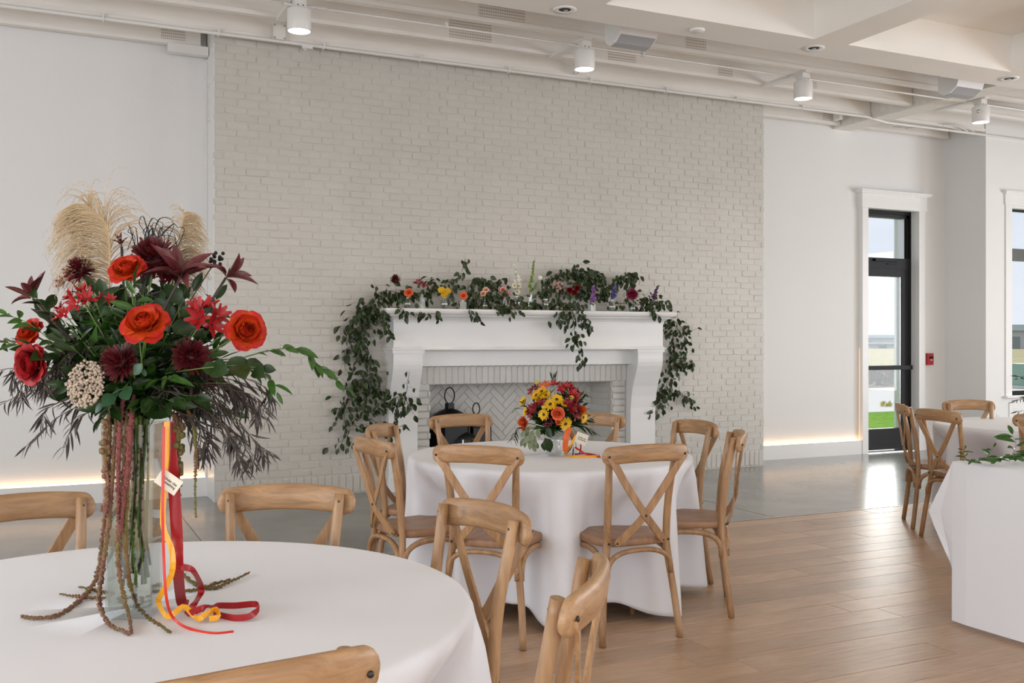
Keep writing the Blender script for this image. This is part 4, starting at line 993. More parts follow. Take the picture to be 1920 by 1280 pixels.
# curly black grass
t = thing('curly_grass', 'thin curly black twigs between the two pampas plumes', 'foliage', fb(270, 540, .05)); g = MB(); rc = random.Random(6)
for k in range(24):
    x0_, y0_ = rc.uniform(255, 300), rc.uniform(445, 500); x1_ = x0_+rc.uniform(-25, 45); y1_ = rc.uniform(408, 470)
    pp = [fb(268, 545, .05), fb((x0_+268)/2, (y0_+545)/2, .05), fb(x0_, y0_, .05), fb((x0_+x1_)/2+rc.uniform(-10, 10), y1_+rc.uniform(-12, 4), .05), fb(x1_, y1_, .05), fb(x1_+rc.uniform(4, 14), y1_+rc.uniform(5, 30), .05), fb(x1_+rc.uniform(-6, 6), y1_+rc.uniform(30, 55), .05)]
    g.tube(smooth_path(pp, 26), [.0013]*14+[.0009]*13, 4, False)
g.build('twigs', M['blackiron'], t, world=True)

# leafy stems: named showy ones first
def bs(lab, pts, kind, size, n, seed, **kw):
    path = [fb(*p) for p in pts]; return spray(kw.pop('name', 'leafy_stem'), lab, path, kind, size, n, seed=seed, **kw)
bs('long glossy green branch arching far right from the tall bouquet', [(330, 690, -.02), (420, 680, -.05), (500, 658, -.06), (560, 655, -.06), (600, 690, -.06), (642, 722, -.06)], 'rus', .046, 22, 1, hang=.15, stemm=M['stem'], spread=.9, start=.35, sr=.0016)
bs('lower green branch pointing right under the flame rose', [(320, 730, 0), (400, 700, -.04), (450, 690, -.06), (500, 705, -.06), (518, 735, -.06)], 'rus', .042, 12, 2, hang=.3, stemm=M['stem'], start=.4)
bs('green branch rising left beside the maroon lily', [(200, 720, 0), (120, 660, -.06), (60, 610, -.08), (15, 590, -.08)], 'rus', .045, 13, 3, hang=.1, stemm=M['stem'], start=.3)
bs('broad green leaves at the far left of the tall bouquet', [(200, 720, 0), (120, 680, -.04), (50, 650, -.06), (-10, 640, -.06)], 'rus', .048, 12, 4, hang=.1, stemm=M['stem'], start=.4)
bs('round blue green leaves under the yarrow on the tall vase', [(250, 700, -.1), (235, 725, -.14), (215, 735, -.15), (195, 755, -.15)], 'round', .042, 5, 6, hang=.5, stemm=M['stem'], start=.3, cam=1.5, vary=.12)
bs('single round green leaf under the central rose', [(262, 640, -.18), (264, 665, -.19), (268, 690, -.18)], 'round', .032, 2, 7, hang=.4, stemm=M['stem'], start=.8, cam=1.5)
bs('wide jagged green leaves right of the central rose', [(310, 700, -.08), (380, 690, -.12), (440, 685, -.13), (490, 690, -.13)], 'darkwide', .055, 7, 8, hang=.1, stemm=M['stem'], start=.3, cam=1.2)
bs('dark pointed leaf behind the yellow centre lily', [(180, 680, 0), (110, 610, -.03), (70, 560, -.02)], 'dark', .06, 6, 9, hang=.0, start=.4)
for i, (pts, lab) in enumerate(((((300, 740, 0), (370, 745, -.05), (430, 770, -.08), (480, 830, -.08), (512, 850, -.08)), 'longest bronze willow spray drooping at lower right of the tall bouquet'),
                                (((300, 740, 0), (350, 750, -.06), (410, 790, -.1), (445, 850, -.1), (458, 885, -.1)), 'bronze willow spray hanging straight down at lower right'),
                                (((290, 740, 0), (360, 720, -.05), (430, 730, -.08), (480, 745, -.08), (500, 790, -.08)), 'dark wispy spray below the jagged leaves at right'),
                                (((200, 740, 0), (150, 760, -.05), (105, 785, -.08), (50, 835, -.08)), 'dark willow spray pointing down left below the yarrow'),
                                (((200, 730, 0), (120, 725, -.05), (50, 735, -.08), (-20, 770, -.08)), 'thin tangled dark spray at lower far left'),
                                (((200, 720, 0), (110, 700, -.03), (30, 690, -.05), (-30, 700, -.05)), 'wispy dark spray behind the deep red rose'),
                                (((210, 740, 0), (170, 770, -.08), (140, 790, -.1), (120, 840, -.1)), 'short dark spray hanging left of the vase rim'),
                                (((280, 740, 0), (330, 770, -.08), (370, 790, -.1), (390, 840, -.1)), 'short dark spray hanging right of the vase rim'))):
    bs(lab, pts, 'will', .042, 26 if i < 3 else 20, 20+i, hang=.35, start=.3, spread=.7, name='willow_spray', vary=.35)
rg = random.Random(15)
GL = 'dark green leafy stem filling the heart of the tall bouquet'
for i in range(84):
    a = rg.uniform(0, 2*PI); q = math.sqrt(rg.random())*(1 if i < 44 else .72); x = 250+q*math.cos(a)*190; y = 668-q*math.sin(a)*(135 if math.sin(a) > 0 else 92)*1.0
    if y > 790: y = 790
    dd = rg.uniform(-.13, .16)
    k = rg.choice(['dark', 'dark', 'rus', 'dark', 'darkwide', 'will', 'fern'])
    e = fb(x, y, dd); m1 = NECK.lerp(e, .5)+Vector((0, 0, .01))
    spray('leafy_stem', GL, [NECK+rv(.02, rg)-Vector((0, 0, .03)), m1, e], k, .056 if k not in ('will', 'fern') else .055, 11 if k not in ('will', 'fern') else 18, seed=100+i, hang=.15, group='green stems filling the tall bouquet', start=.32, spread=1.0, stemm=M['stem'], sr=.0013, n_path=9)
for i in range(46):      # the dark skirt of leaves over the rim
    x = rg.uniform(120, 450); y = rg.uniform(690, 795)-abs(x-260)*.12; e = fb(x, y, rg.uniform(-.14, .08)); k = rg.choice(['dark', 'dark', 'fern', 'will', 'rus'])
    spray('leafy_stem', 'dark green leafy stem drooping over the rim of the tall vase', [NECK+rv(.02, rg), NECK.lerp(e, .5)+Vector((0, 0, .03)), e], k, .05, 11 if k in ('dark', 'rus') else 18, seed=700+i, hang=.35, group='green stems over the vase rim', start=.2, stemm=M['stem'], sr=.0012, n_path=8)
for i in range(26):      # fine dark willow tips, thickest at the lower right
    rt = i % 3 != 0; x = rg.uniform(360, 500) if rt else rg.uniform(20, 140); y = rg.uniform(720, 850)-(0 if rt else 60); e = fb(x, y, rg.uniform(-.12, .05)); mid = fb((x+255)/2, min(y-30, 745), -.04)
    spray('willow_spray', 'fine bronze willow spray fringing the lower edge of the tall bouquet', [NECK, mid, e, e+Vector((0, 0, -.03))+R2*(.012 if rt else -.012)], 'will', .045, 22, seed=900+i, hang=.5, group='willow sprays fringing the tall bouquet', start=.3, spread=.6, n_path=10)
for i in range(26):      # leaves behind and between the upper blooms
    x = rg.uniform(90, 430); y = rg.uniform(510, 640)+abs(x-260)*.12; e = fb(x, y, rg.uniform(-.02, .14))
    spray('leafy_stem', 'dark green leafy stem standing behind the upper blooms of the tall bouquet', [NECK, NECK.lerp(e, .55), e], rg.choice(['dark', 'darkwide', 'dark', 'rus']), .05, 9, seed=960+i, hang=.05, group='green stems behind the upper blooms', start=.5, stemm=M['stem'], n_path=8)
g = MB()
stt = thing('cut_stems', 'green flower stems standing in the water of the tall vase', 'stems', (VX, VY, VZ))
for i in range(16):
    a = rg.uniform(0, 6.28); q = rg.uniform(.01, .030); b = Vector((VX+q*math.cos(a), VY+q*math.sin(a), VZ+rg.uniform(.06, .16)))
    c = Vector((VX+rg.uniform(-.035, .035), VY+rg.uniform(-.035, .035), VZ+.45))
    MB().tube([b, b.lerp(c, .5)+rv(.003, rg), c], rg.uniform(.0022, .0042), 6).build('stem', rg.choice([M['stem'], M['stem'], mat('pale stem', (.22, .33, .08), .4), M['stemb']]) if i < 6 else (M['stem'] if i % 3 else M['stemb']), stt, world=True)

# amaranth ropes
def rope(lab, pts, m, r0, seed, group=None, beads=0):
    path = smooth_path([p if isinstance(p, Vector) else fb(*p) for p in pts], 60); r = random.Random(seed)
    t = thing('amaranth_strand', lab, 'foliage', path[0], 0, group)
    g = MB(); n = len(path)
    g.tube(path, [r0*(.55+.45*math.sin(PI*min(1, (i/n)*1.2+.1)))*.7 for i in range(n)], 6)
    L = sum((path[i+1]-path[i]).length for i in range(n-1)); cnt = int(L/.0022)
    for k in range(cnt):
        q = k/cnt*(n-1); i = min(int(q), n-2); p = path[i].lerp(path[i+1], q-i); f = (.6+.4*math.sin(PI*min(1, q/n*1.1+.08)))
        if beads and math.sin(q*beads) < -.2: f *= .35
        elif beads: f *= 1.5
        v = rv(1, r).normalized(); s = r0*f*r.uniform(.42, .9)
        g.ball(p+v*r0*f*.80, s*.8, 4, 3)
    g.build('seed_tassel', m, t, world=True); return t
def tz(x, y, h=.006): return atZ(x, y, .767+h)
rope('left amaranth strand curving out across the cloth to the left', [(207, 790, -.09), (203, 880, -.10), (196, 975, -.10), tz(183, 1075, .035), tz(155, 1120), tz(110, 1152), tz(72, 1158), tz(40, 1155)], M['amar'], .0062, 1)
rope('amaranth strand down the vase front ending in a hook on the cloth', [(218, 770, -.10), (212, 880, -.11), (205, 960, -.11), (196, 1040, -.10), tz(187, 1105, .05), tz(188, 1140, .02), tz(205, 1170), tz(232, 1183), tz(243, 1188)], M['amar'], .0062, 2)
rope('amaranth strand down the middle of the vase front', [(238, 770, -.10), (230, 900, -.11), (222, 1000, -.11), (222, 1060, -.11), tz(232, 1120, .06), tz(243, 1160, .01), tz(246, 1185)], M['amar'], .006, 3)
rope('olive amaranth strand trailing right across the cloth', [(243, 850, -.10), (238, 940, -.11), (235, 1010, -.11), (240, 1065, -.11), tz(252, 1122, .04), tz(275, 1155), tz(300, 1172), tz(320, 1186)], M['amarg'], .0056, 4)
rope('thick rose pink amaranth tassel on the vase front', [(250, 745, -.10), (245, 800, -.12), (240, 870, -.125), (233, 930, -.125), (227, 1000, -.12)], M['amarp'], .0078, 5)
rope('second rose pink amaranth tassel beside the thick one', [(232, 745, -.10), (225, 800, -.12), (222, 880, -.125), (222, 960, -.12), (225, 990, -.12)], M['amarp'], .0066, 6)
rope('beaded amaranth tassel at the left edge of the vase', [(212, 750, -.10), (200, 800, -.115), (197, 860, -.115), (203, 910, -.115), (193, 955, -.11)], M['amar'], .0072, 7, beads=.55)
rope('dark amaranth strand hanging free right of the ribbons', [(345, 760, -.05), (360, 785, -.08), (368, 850, -.08), (366, 900, -.08), (367, 970, -.08)], M['amarg'], .0052, 8)
rope('clumped dark amaranth tassel just right of the vase rim', [(330, 775, -.05), (336, 800, -.07), (332, 850, -.07), (335, 890, -.07), (334, 950, -.07)], M['amarg'], .0085, 9, beads=.5)
rope('amaranth tip lying on the cloth right of the ribbons, upper', [tz(330, 1052), tz(352, 1085), tz(395, 1102), tz(440, 1086), tz(467, 1073)], M['amarg'], .0052, 10)
rope('amaranth tip lying on the cloth right of the ribbons, lower', [tz(335, 1108), tz(370, 1105), tz(410, 1092), tz(432, 1086)], M['amarg'], .0052, 11)
rope('green amaranth tip lying behind the vase at left', [tz(200, 1120), tz(170, 1120), tz(135, 1117), tz(112, 1113)], M['amarg'], .0045, 12)
rope('short amaranth tip lying behind the vase, above the green one', [tz(215, 1112), tz(190, 1108), tz(165, 1103), tz(147, 1100)], M['amarg'], .0045, 13)

# ribbons and tag
M['rib_y'] = mat('golden satin ribbon', (.88, .40, .015), .32, spec=.6); M['rib_r'] = mat('dark red satin ribbon', (.34, .003, .007), .32, spec=.6); M['rib_o'] = mat('scarlet satin ribbon', (.62, .025, .008), .35)
M['card'] = mat('cream card', (.78, .73, .60), .7); M['ink'] = mat('dark ink', (.04, .035, .03), .8)
def ribbon(lab, pts, wd, m, nr=None, n=60):
    path = smooth_path([p if isinstance(p, Vector) else fb(*p) for p in pts], n); t = thing('ribbon', lab, 'ribbon', path[0])
    MB().strip(path, wd, nr or CAM, .0004).build('ribbon_band', m, t, world=True); return t
def rn(n, hang):      # faces the viewer while hanging, then stands on edge on the cloth
    return [CAM if i < hang else (U*.35+CAM).normalized() for i in range(n+1)]
ribbon('golden yellow ribbon hanging down the vase and curling on the cloth', [(313, 790, -.09), (312, 850, -.10), (308, 910, -.10), (306, 985, -.10), (322, 1030, -.11), (322, 1075, -.11), tz(300, 1118, .05), tz(297, 1130, .03), tz(312, 1155, .012), tz(325, 1150, .02), tz(345, 1137, .03), tz(362, 1152, .012), tz(372, 1160, .012), tz(388, 1150, .02), tz(405, 1142, .02), tz(409, 1156, .012), tz(392, 1160, .01)], .0125, M['rib_y'])
ribbon('wide dark red ribbon hanging beside the vase and looping on the cloth', [(316, 790, -.07), (322, 860, -.08), (328, 940, -.08), (332, 1010, -.08), (333, 1060, -.08), tz(340, 1125, .02), tz(352, 1135, .01)], .026, M['rib_r'])
ribbon('dark red ribbon tail looping to the right on the cloth', [(340, 1062, -.08), (362, 1070, -.09), tz(378, 1105, .05), tz(362, 1135, .03), tz(352, 1150, .012), tz(380, 1140, .03), tz(405, 1135, .02), tz(440, 1135, .012), tz(482, 1133, .02), tz(472, 1153, .014), tz(440, 1158, .008), tz(400, 1150, .006)], .0145, M['rib_r'])
ribbon('narrow scarlet ribbon threaded through the tag and trailing forward', [(307, 800, -.11), (306, 880, -.12), (305, 960, -.13), (307, 1040, -.13), tz(312, 1120, .07), tz(325, 1158, .02), tz(355, 1178, .004), tz(400, 1187, .002), tz(438, 1184, .002)], .0062, M['rib_o'])
def tagcard(lab, c, ex, ey, w, h, lines, fs_):
    ex = ex.normalized(); ey = (ey-ex*ey.dot(ex)).normalized(); ez = ex.cross(ey); t = thing('gift_tag', lab, 'tag', c); t.matrix_basis = Matrix.Translation(c) @ Matrix((ex, ey, ez)).transposed().to_4x4()
    MB().box(-w/2, w/2, -h/2, h/2, -.0004, .0004).build('card', M['card'], t)
    for i, s in enumerate(lines):
        cu = bpy.data.curves.new('lettering', 'FONT'); cu.body = s; cu.size = fs_; cu.align_x = 'CENTER'; cu.extrude = .0001; cu.offset = fs_*.02; cu.materials.append(M['ink'])
        tmp = bpy.data.objects.new('tmp', cu); COL.objects.link(tmp); bpy.context.view_layer.update(); me = bpy.data.meshes.new_from_object(tmp.evaluated_get(bpy.context.evaluated_depsgraph_get())); bpy.data.objects.remove(tmp); o = bpy.data.objects.new('lettering', me); COL.objects.link(o); o.parent = t; o.location = (w*.06, h*.02-i*fs_*.95, .0006)
c = fb(316, 903, -.115); a_ = math.radians(-35)
tagcard('small cream tag with two lines of lettering on the tall vase ribbons', c, R2*math.cos(a_)+U*math.sin(a_), -R2*math.sin(a_)+U*math.cos(a_), .053, .036, ['Under the', 'Something'], .0078)
# ------------------------------------------------------------------ low bouquet on the middle table
CX, CY, CZ_ = 2.475, 4.79, .767
CD = CX*F2.x+CY*F2.y
p0 = atZ(1040, 851, .767); CX, CY = p0.x, p0.y; CD = CX*F2.x+CY*F2.y
def mb_(x, y, dd=0.0): return atD(x, y, CD+dd)
t = thing('compote_vase', 'ridged clear glass footed bowl on the middle round table', 'vase', (CX, CY, CZ_))
g = MB(); N = 32; prof = [(.047, 0), (.046, .004), (.036, .018), (.027, .045), (.024, .070), (.018, .078), (.020, .084)]
vs = []
for r_, z in prof:
    for k in range(N): q = r_*(1+(.07 if k % 2 else -.07)*(1 if z < .075 else 0)); vs.append((q*math.cos(2*PI*k/N), q*math.sin(2*PI*k/N), z))
g.add(vs, [(i*N+k, i*N+(k+1) % N, (i+1)*N+(k+1) % N, (i+1)*N+k) for i in range(len(prof)-1) for k in range(N)], True); g.build('foot', M['bottle'], t)
MB().lathe([(.018, .082), (.05, .095), (.072, .120), (.080, .150), (.076, .150), (.067, .122), (.045, .100), (0, .095)], 32).build('bowl', M['bottle'], t)
MB().lathe([(0, .098), (.044, .102), (.066, .124), (.066, .128), (0, .128)], 24).build('water', M['water'], t)
BN = Vector((CX, CY, CZ_+.13)); HC = mb_(1042, 775)
def md(x, y): 
    v = mb_(x, y)-HC; return (v*9+CAM*.9+U*.15).normalized()
def ms(p): return [p, p.lerp(BN, .6), BN]
def place(x, y, back=False):        # onto the rounded front of the bouquet
    v = mb_(x, y)-HC; q = min(1, v.length/.19); return mb_(x, y, -.15*math.sqrt(max(0, 1-q*q)))
def W(x): return x
p = place(1046, 775); rose('large coral orange rose at the centre of the low bouquet', p, md(1046, 775), .040, 'coral', ms(p), 3, 1.05)
p = place(1048, 791); rose('small orange red rose tucked under the coral one in the low bouquet', p, md(1048, 795), .022, 'coral', ms(p), 4, .8)
YL = [(1006, 741, .026, 'yellow daisy at upper left of the low bouquet, first of its cluster'), (1016, 734, .026, 'yellow daisy at the top of the upper left cluster'), (1024, 741, .022, 'yellow daisy right of the upper left cluster'), (1011, 748, .02, 'lowest yellow daisy in the upper left cluster'),
      (1032, 758, .028, 'yellow daisy with dark centre above left of the coral rose'), (1044, 749, .026, 'yellow daisy directly above the coral rose'), (1020, 777, .024, 'small yellow daisy left of the coral rose'), (982, 752, .022, 'yellow daisy at the far left edge of the low bouquet'),
      (986, 772, .018, 'yellow daisy above the orange carnation at left'), (1058, 756, .018, 'yellow daisy seen edge-on above right of the coral rose'), (1060, 794, .028, 'yellow daisy with dark centre below right of the coral rose'), (1093, 782, .026, 'yellow daisy at the right edge of the low bouquet')]
for i, (x, y, r_, lab) in enumerate(YL):
    p = place(x, y); daisy(lab, p, md(x, y), r_*1.3, M['yel'], ms(p), i, name='yellow_daisy')
AL = [(1002, 731, .026, 'alswine', 'wine alstroemeria at the upper left edge of the low bouquet'), (1047, 725, .032, 'alsred', 'red alstroemeria at the top centre of the low bouquet'), (1067, 726, .026, 'alsred', 'red alstroemeria at the top right of the low bouquet'), (1076, 736, .030, 'alsred', 'red alstroemeria right of the top pair in the low bouquet'),
      (1011, 757, .028, 'alswine', 'dark wine alstroemeria left of the dark centred daisy'), (998, 770, .028, 'alswine', 'dark wine alstroemeria above the orange carnation'), (1071, 755, .032, 'alswine', 'crimson alstroemeria right of the coral rose, upper'), (1077, 770, .032, 'alswine', 'crimson alstroemeria right of the coral rose, lower'), (1022, 722, .022, 'oran', 'orange red alstroemeria peeking over the yellow cluster')]
for i, (x, y, r_, mm, lab) in enumerate(AL):
    p = place(x, y); floret_cluster(lab, p, md(x, y), r_*1.35, M[mm], 4, ms(p), 40+i)
for (x, y, r_, lab) in ((982, 791, .032, 'orange red carnation at the lower left of the low bouquet'), (1091, 768, .026, 'orange carnation behind the right yellow daisy'), (984, 802, .02, 'lower orange red carnation at the left edge')):
    p = place(x, y); mum(lab, p, md(x, y), r_, M['oran'], ms(p), x, name='carnation', wide=.35)
for (x, y, lab) in ((1007, 717, 'yellow button flower above the upper left daisies'), (1019, 762, 'yellow button flower left of the dark centred daisy'), (1072, 745, 'yellow button flower among the crimson blooms'), (990, 803, 'yellow button flower above the sage leaves')):
    p = place(x, y)+CAM*.01; t = thing('button_flower', lab, 'flower', p); MB().ball((0, 0, 0), .0125, 10, 7).build('button_head', M['discyel'], t); stem_of(t, ms(p), .001)
p = place(1027, 791); t = thing('berry_cluster', 'cluster of dark red berries below left of the coral rose', 'berries', p); rb2 = random.Random(4); g = MB()
for k in range(30): g.ball(p+CAM*.01+Vector((rb2.uniform(-.026, .026), rb2.uniform(-.01, .01), rb2.uniform(-.024, .024))), .0055, 7, 5)
g.build('berries', mat('dark red berry', (.12, .008, .02), .25), t, world=True); stem_of(t, ms(p), .0012)
def cs_(lab, pts, kind, size, n, seed, **kw):
    return spray(kw.pop('name', 'leafy_stem'), lab, [BN if p is None else mb_(*p) for p in pts], kind, size, n, seed=seed, **kw)
cs_('sage green eucalyptus leaves drooping left over the bowl rim', [None, (1005, 805, -.16), (996, 815, -.17), (1000, 832, -.16)], 'sage', .062, 9, 1, hang=1.1, stemm=M['stem'], start=.3, name='eucalyptus_sprig', cam=1.2, vary=.15)
cs_('second drooping sage eucalyptus sprig at left of the low bouquet', [None, (995, 800, -.14), (985, 808, -.15), (984, 825, -.15)], 'sage', .055, 6, 2, hang=1.1, stemm=M['stem'], start=.35, name='eucalyptus_sprig', cam=1.2, vary=.15)
cs_('broad dark green leaf pointing down under the berries', [None, (1028, 800, -.16), (1022, 812, -.17), (1021, 828, -.16)], 'darkwide', .075, 3, 3, hang=.6, start=.4, cam=1.5)
cs_('dark mahogany leaf pair hanging behind the orange ribbon', [None, (1072, 800, -.1), (1076, 815, -.1), (1075, 836, -.1)], 'will', .07, 6, 4, hang=.8, start=.4)
cs_('upright grassy leaves at the top of the low bouquet', [None, (1040, 730, 0), (1036, 708, 0)], 'fern', .045, 10, 5, hang=-.8, start=.7, spread=.5, stemm=M['stem'])
cs_('thin green twig reaching right at the top of the low bouquet', [None, (1075, 755, 0), (1090, 740, 0), (1101, 742, 0)], 'fern', .035, 12, 6, hang=0, start=.5)
cs_('pale green wisp reaching left from the low bouquet', [None, (985, 770, 0), (970, 765, 0), (960, 772, 0)], 'sage', .022, 10, 7, hang=0, start=.5, stemm=M['stem'])
cs_('dark fern fronds spreading at the lower right of the low bouquet', [None, (1075, 795, -.05), (1095, 800, -.05), (1110, 808, -.05)], 'fern', .07, 22, 8, hang=.2, start=.3)
cs_('dark fern frond at right of the low bouquet', [None, (1080, 785, -.02), (1098, 788, -.02), (1108, 784, -.02)], 'fern', .06, 18, 9, hang=.1, start=.4)
cs_('thin dark frond drooping at far left of the low bouquet', [None, (990, 800, -.02), (970, 805, -.02), (960, 825, -.02)], 'fern', .045, 14, 10, hang=.3, start=.4)
for i in range(62):
    a = rg.uniform(0, 2*PI); q = math.sqrt(rg.random()); x = 1040+q*math.cos(a)*58; y = 769-q*math.sin(a)*46
    e = place(x, y)+F2*.035; k = rg.choice(['dark', 'dark', 'rus', 'fern', 'darkwide'])
    spray('leafy_stem', 'dark green leafy stem filling the low bouquet', [BN, BN.lerp(e, .5), e], k, .050, 9, seed=300+i, hang=.1, group='green stems filling the low bouquet', start=.35, n_path=7)
ribbon2 = lambda lab, pts, wd, m: ribbon(lab, [p if isinstance(p, Vector) else mb_(*p) for p in pts], wd, m)
def tz2(x, y, h=.006): return atZ(x, y, .767+h)
ribbon2('wide orange ribbon hanging from the low bouquet to the cloth', [(1068, 800, -.12), (1063, 815, -.14), (1060, 835, -.14), (1061, 846, -.13)], .030, M['oran'])
ribbon2('golden ribbon looping from the low bouquet across the cloth', [(1080, 815, -.12), (1070, 835, -.14), tz2(1060, 850, .01), tz2(1075, 856, .006), tz2(1100, 856, .006), tz2(1122, 855, .006)], .013, M['rib_y'])
ribbon2('narrow red ribbon looping right from the low bouquet', [(1080, 808, -.10), (1087, 822, -.11), (1089, 838, -.10), tz2(1086, 850, .008), tz2(1078, 851, .006), tz2(1100, 850, .008), tz2(1124, 854, .004)], .007, M['rib_r'])
ribbon2('orange red ribbon tail lying under the chair rail on the cloth', [(1078, 838, -.12), tz2(1092, 847, .02), tz2(1105, 853, .006), tz2(1126, 857, .004)], .010, M['rib_o'])
c = mb_(1090, 822, -.13); a_ = math.radians(-20)
tagcard('cream tag with two lines of lettering on the low bouquet', c, R2*math.cos(a_)+U*math.sin(a_), -R2*math.sin(a_)+U*math.cos(a_), .066, .058, ['Under the', 'Something'], .0105)

# ------------------------------------------------------------------ bud vases along the mantel shelf
SH = 1.680; BYY = 8.555
def bottle(x, kind, lab, h, w_):
    p = atY(x, 575, BYY); t = thing('bud_vase', lab, 'vase', (p.x, BYY, SH))
    if kind == 'rect':
        g = MB(); a = w_/2; g.box(-a, a, -a, a, 0, h*.78).box(-a*.55, a*.55, -a*.55, a*.55, h*.78, h); g.build('glass_body', M['bottle'], t)
    elif kind == 'tall': MB().lathe([(0, 0), (w_*.5, 0), (w_*.42, h*.3), (w_*.30, h*.7), (w_*.42, h)], 14).build('glass_body', M['bottle'], t)
    elif kind == 'jar': MB().lathe([(0, 0), (w_*.5, .004), (w_*.5, h*.72), (w_*.40, h*.82), (w_*.42, h)], 14).build('glass_body', M['bottle'], t)
    else: MB().lathe([(0, 0), (w_*.5, .003), (w_*.5, h*.55), (w_*.22, h*.75), (w_*.2, h*.95), (w_*.28, h)], 14).build('glass_body', M['bottle'], t)
    MB().lathe([(0, .006), (w_*.40, .006), (w_*.40, h*.5), (0, h*.5)], 12).build('water', M['water'], t)
    return Vector((p.x, BYY, SH+h*.9))
BT = [(764, 'bottle', .11, .07, 'clear bottle holding a coral rose, leftmost on the mantel'), (790, 'rect', .13, .055, 'tall square bottle holding red blooms on the mantel'), (833, 'bottle', .12, .07, 'ribbed bottle holding yellow flowers on the mantel'), (866, 'rect', .085, .065, 'short square bottle holding a coral rose on the mantel'),
      (909, 'bottle', .10, .06, 'clear bottle holding peach blooms, deep in the vines'), (945, 'rect', .11, .045, 'slim bottle holding coral pink blooms on the mantel'), (969, 'jar', .13, .07, 'clear jar holding cream roses and a white spire'), (994, 'tall', .16, .05, 'tall slim vase holding green bells and a white tulip'),
      (1023, 'jar', .11, .062, 'clear jar without blooms, right of the tall slim vase'), (1045, 'bottle', .10, .055, 'small bottle holding pale pink blooms on the mantel'), (1075, 'bottle', .10, .05, 'bottle holding crimson blooms behind the hanging vine'), (1110, 'rect', .085, .05, 'short bottle holding a lavender spike on the mantel'),
      (1148, 'bottle', .13, .075, 'round shouldered bottle holding a violet blue spike'), (1186, 'bottle', .10, .065, 'bottle holding a magenta chrysanthemum on the mantel'), (1224, 'rect', .12, .055, 'square bottle holding a plum spike, rightmost on the mantel')]
NK = {}
for (x, k, h, w_, lab) in BT: NK[x] = bottle(x, k, lab, h, w_)
def mp2(x, y): return atY(x, y, BYY)
def st2(x, y, b): return [mp2(x, y), mp2(x, y).lerp(NK[b], .5)+Vector((0, 0, .01)), NK[b], NK[b]-Vector((0, 0, .07))]
SR = [(3, .08, -4, .9, 0), (4, .15, 10, .95, 1), (5, .25, 32, 1, 2), (5, .28, 55, 1, 2)]
rose('coral orange rose in the leftmost mantel bottle', mp2(766, 548), CAM+U*.4, .048, 'coral', st2(766, 548, 764), 1, rings=SR)
rose('coral orange rose in the short square mantel bottle', mp2(869, 554), CAM+U*.3, .044, 'coral', st2(869, 554, 866), 2, rings=SR)
mum('dark burgundy chrysanthemum above the left end of the mantel', mp2(741, 525), CAM*.5+U, .052, M['mumdk'], [mp2(741, 527), mp2(744, 550), mp2(750, 572)], 3)
floret_cluster('dark red blooms in the tall square mantel bottle', mp2(785, 530), CAM*.6+U, .045, M['alswine'], 4, st2(785, 530, 790), 4, name='red_bloom'); floret_cluster('second dark red bloom in the tall square mantel bottle', mp2(796, 535), CAM*.6+U*.6, .036, M['alswine'], 3, st2(796, 535, 790), 5, name='red_bloom')
for i, (x, y, w_) in enumerate(((828, 544, 'left'), (839, 546, 'right'), (833, 552, 'lower'))): daisy(w_+' yellow daisy of three in the ribbed mantel bottle', mp2(x, y), CAM+U*.5, .036, M['yel'], st2(x, y, 833), i, dark=False, name='yellow_daisy')
for i, (x, y) in enumerate(((911, 543), (906, 550))): rose(('upper', 'lower')[i]+' peach bloom deep in the mantel vines', mp2(x, y), CAM+U*.4, .034, 'peach', st2(x, y, 909), 7+i, name='peach_bloom', rings=SR)
for i, (x, y) in enumerate(((943, 543), (949, 551))): rose(('upper', 'lower')[i]+' coral pink bloom in the slim mantel bottle', mp2(x, y), CAM+U*.3, .036, 'pinkcoral', st2(x, y, 945), 11+i, name='coral_bloom', rings=SR)
for i, (x, y) in enumerate(((965, 535), (973, 536), (970, 547))): rose(('left', 'right', 'lower')[i]+' cream rose of three in the mantel jar', mp2(x, y), CAM+U*.3, .030, 'cream', st2(x, y, 969), 15+i, rings=SR)
def spike(name, lab, pts, m, n, s, seed, base, r0=.02):
    path = smooth_path([mp2(*p) for p in pts], 20); t = thing(name, lab, 'flower', path[0]); r = random.Random(seed); g = MB()
    for k in range(n):
        q = k/n*20; i = min(int(q), 19); p = path[i].lerp(path[i+1], q-i); f = 1-.6*k/n
        c = p+Vector((r.uniform(-1, 1), r.uniform(-1, 1), r.uniform(-.5, .5)))*r0*f; o_ = petalset(5, s*f*1.3, s*f, .3, .3, 1, r, .1, .1); g.join(o_, Matrix.Translation(c) @ frame(CAM+rv(.8, r)))
        g.ball(c, s*f*.4, 5, 3)
    g.build('florets', m, t, world=True); stem_of(t, [path[-1], path[0], NK[base], NK[base]-Vector((0, 0, .06))], .002)
spike('white_stock', 'tall white stock spire in the mantel jar', [(970, 530), (968, 512), (964, 495)], M['white petal'], 34, .019, 1, 969, .02)
spike('green_bells', 'tall spire of green bells in the slim mantel vase', [(993, 545), (998, 515), (1001, 488)], M['bell'], 26, .018, 2, 994, .014)
spike('lavender_spike', 'lavender flower spike above the short mantel bottle', [(1113, 563), (1112, 548), (1113, 534)], M['lav'], 28, .020, 3, 1110, .022)
spike('delphinium', 'violet blue spike in the round shouldered mantel bottle', [(1148, 556), (1151, 545), (1154, 530)], M['blu'], 28, .020, 4, 1148, .018)
spike('plum_spike', 'dark plum flower spike at the right end of the mantel', [(1227, 560), (1230, 546), (1235, 534)], M['plum'], 18, .020, 5, 1224, .016)
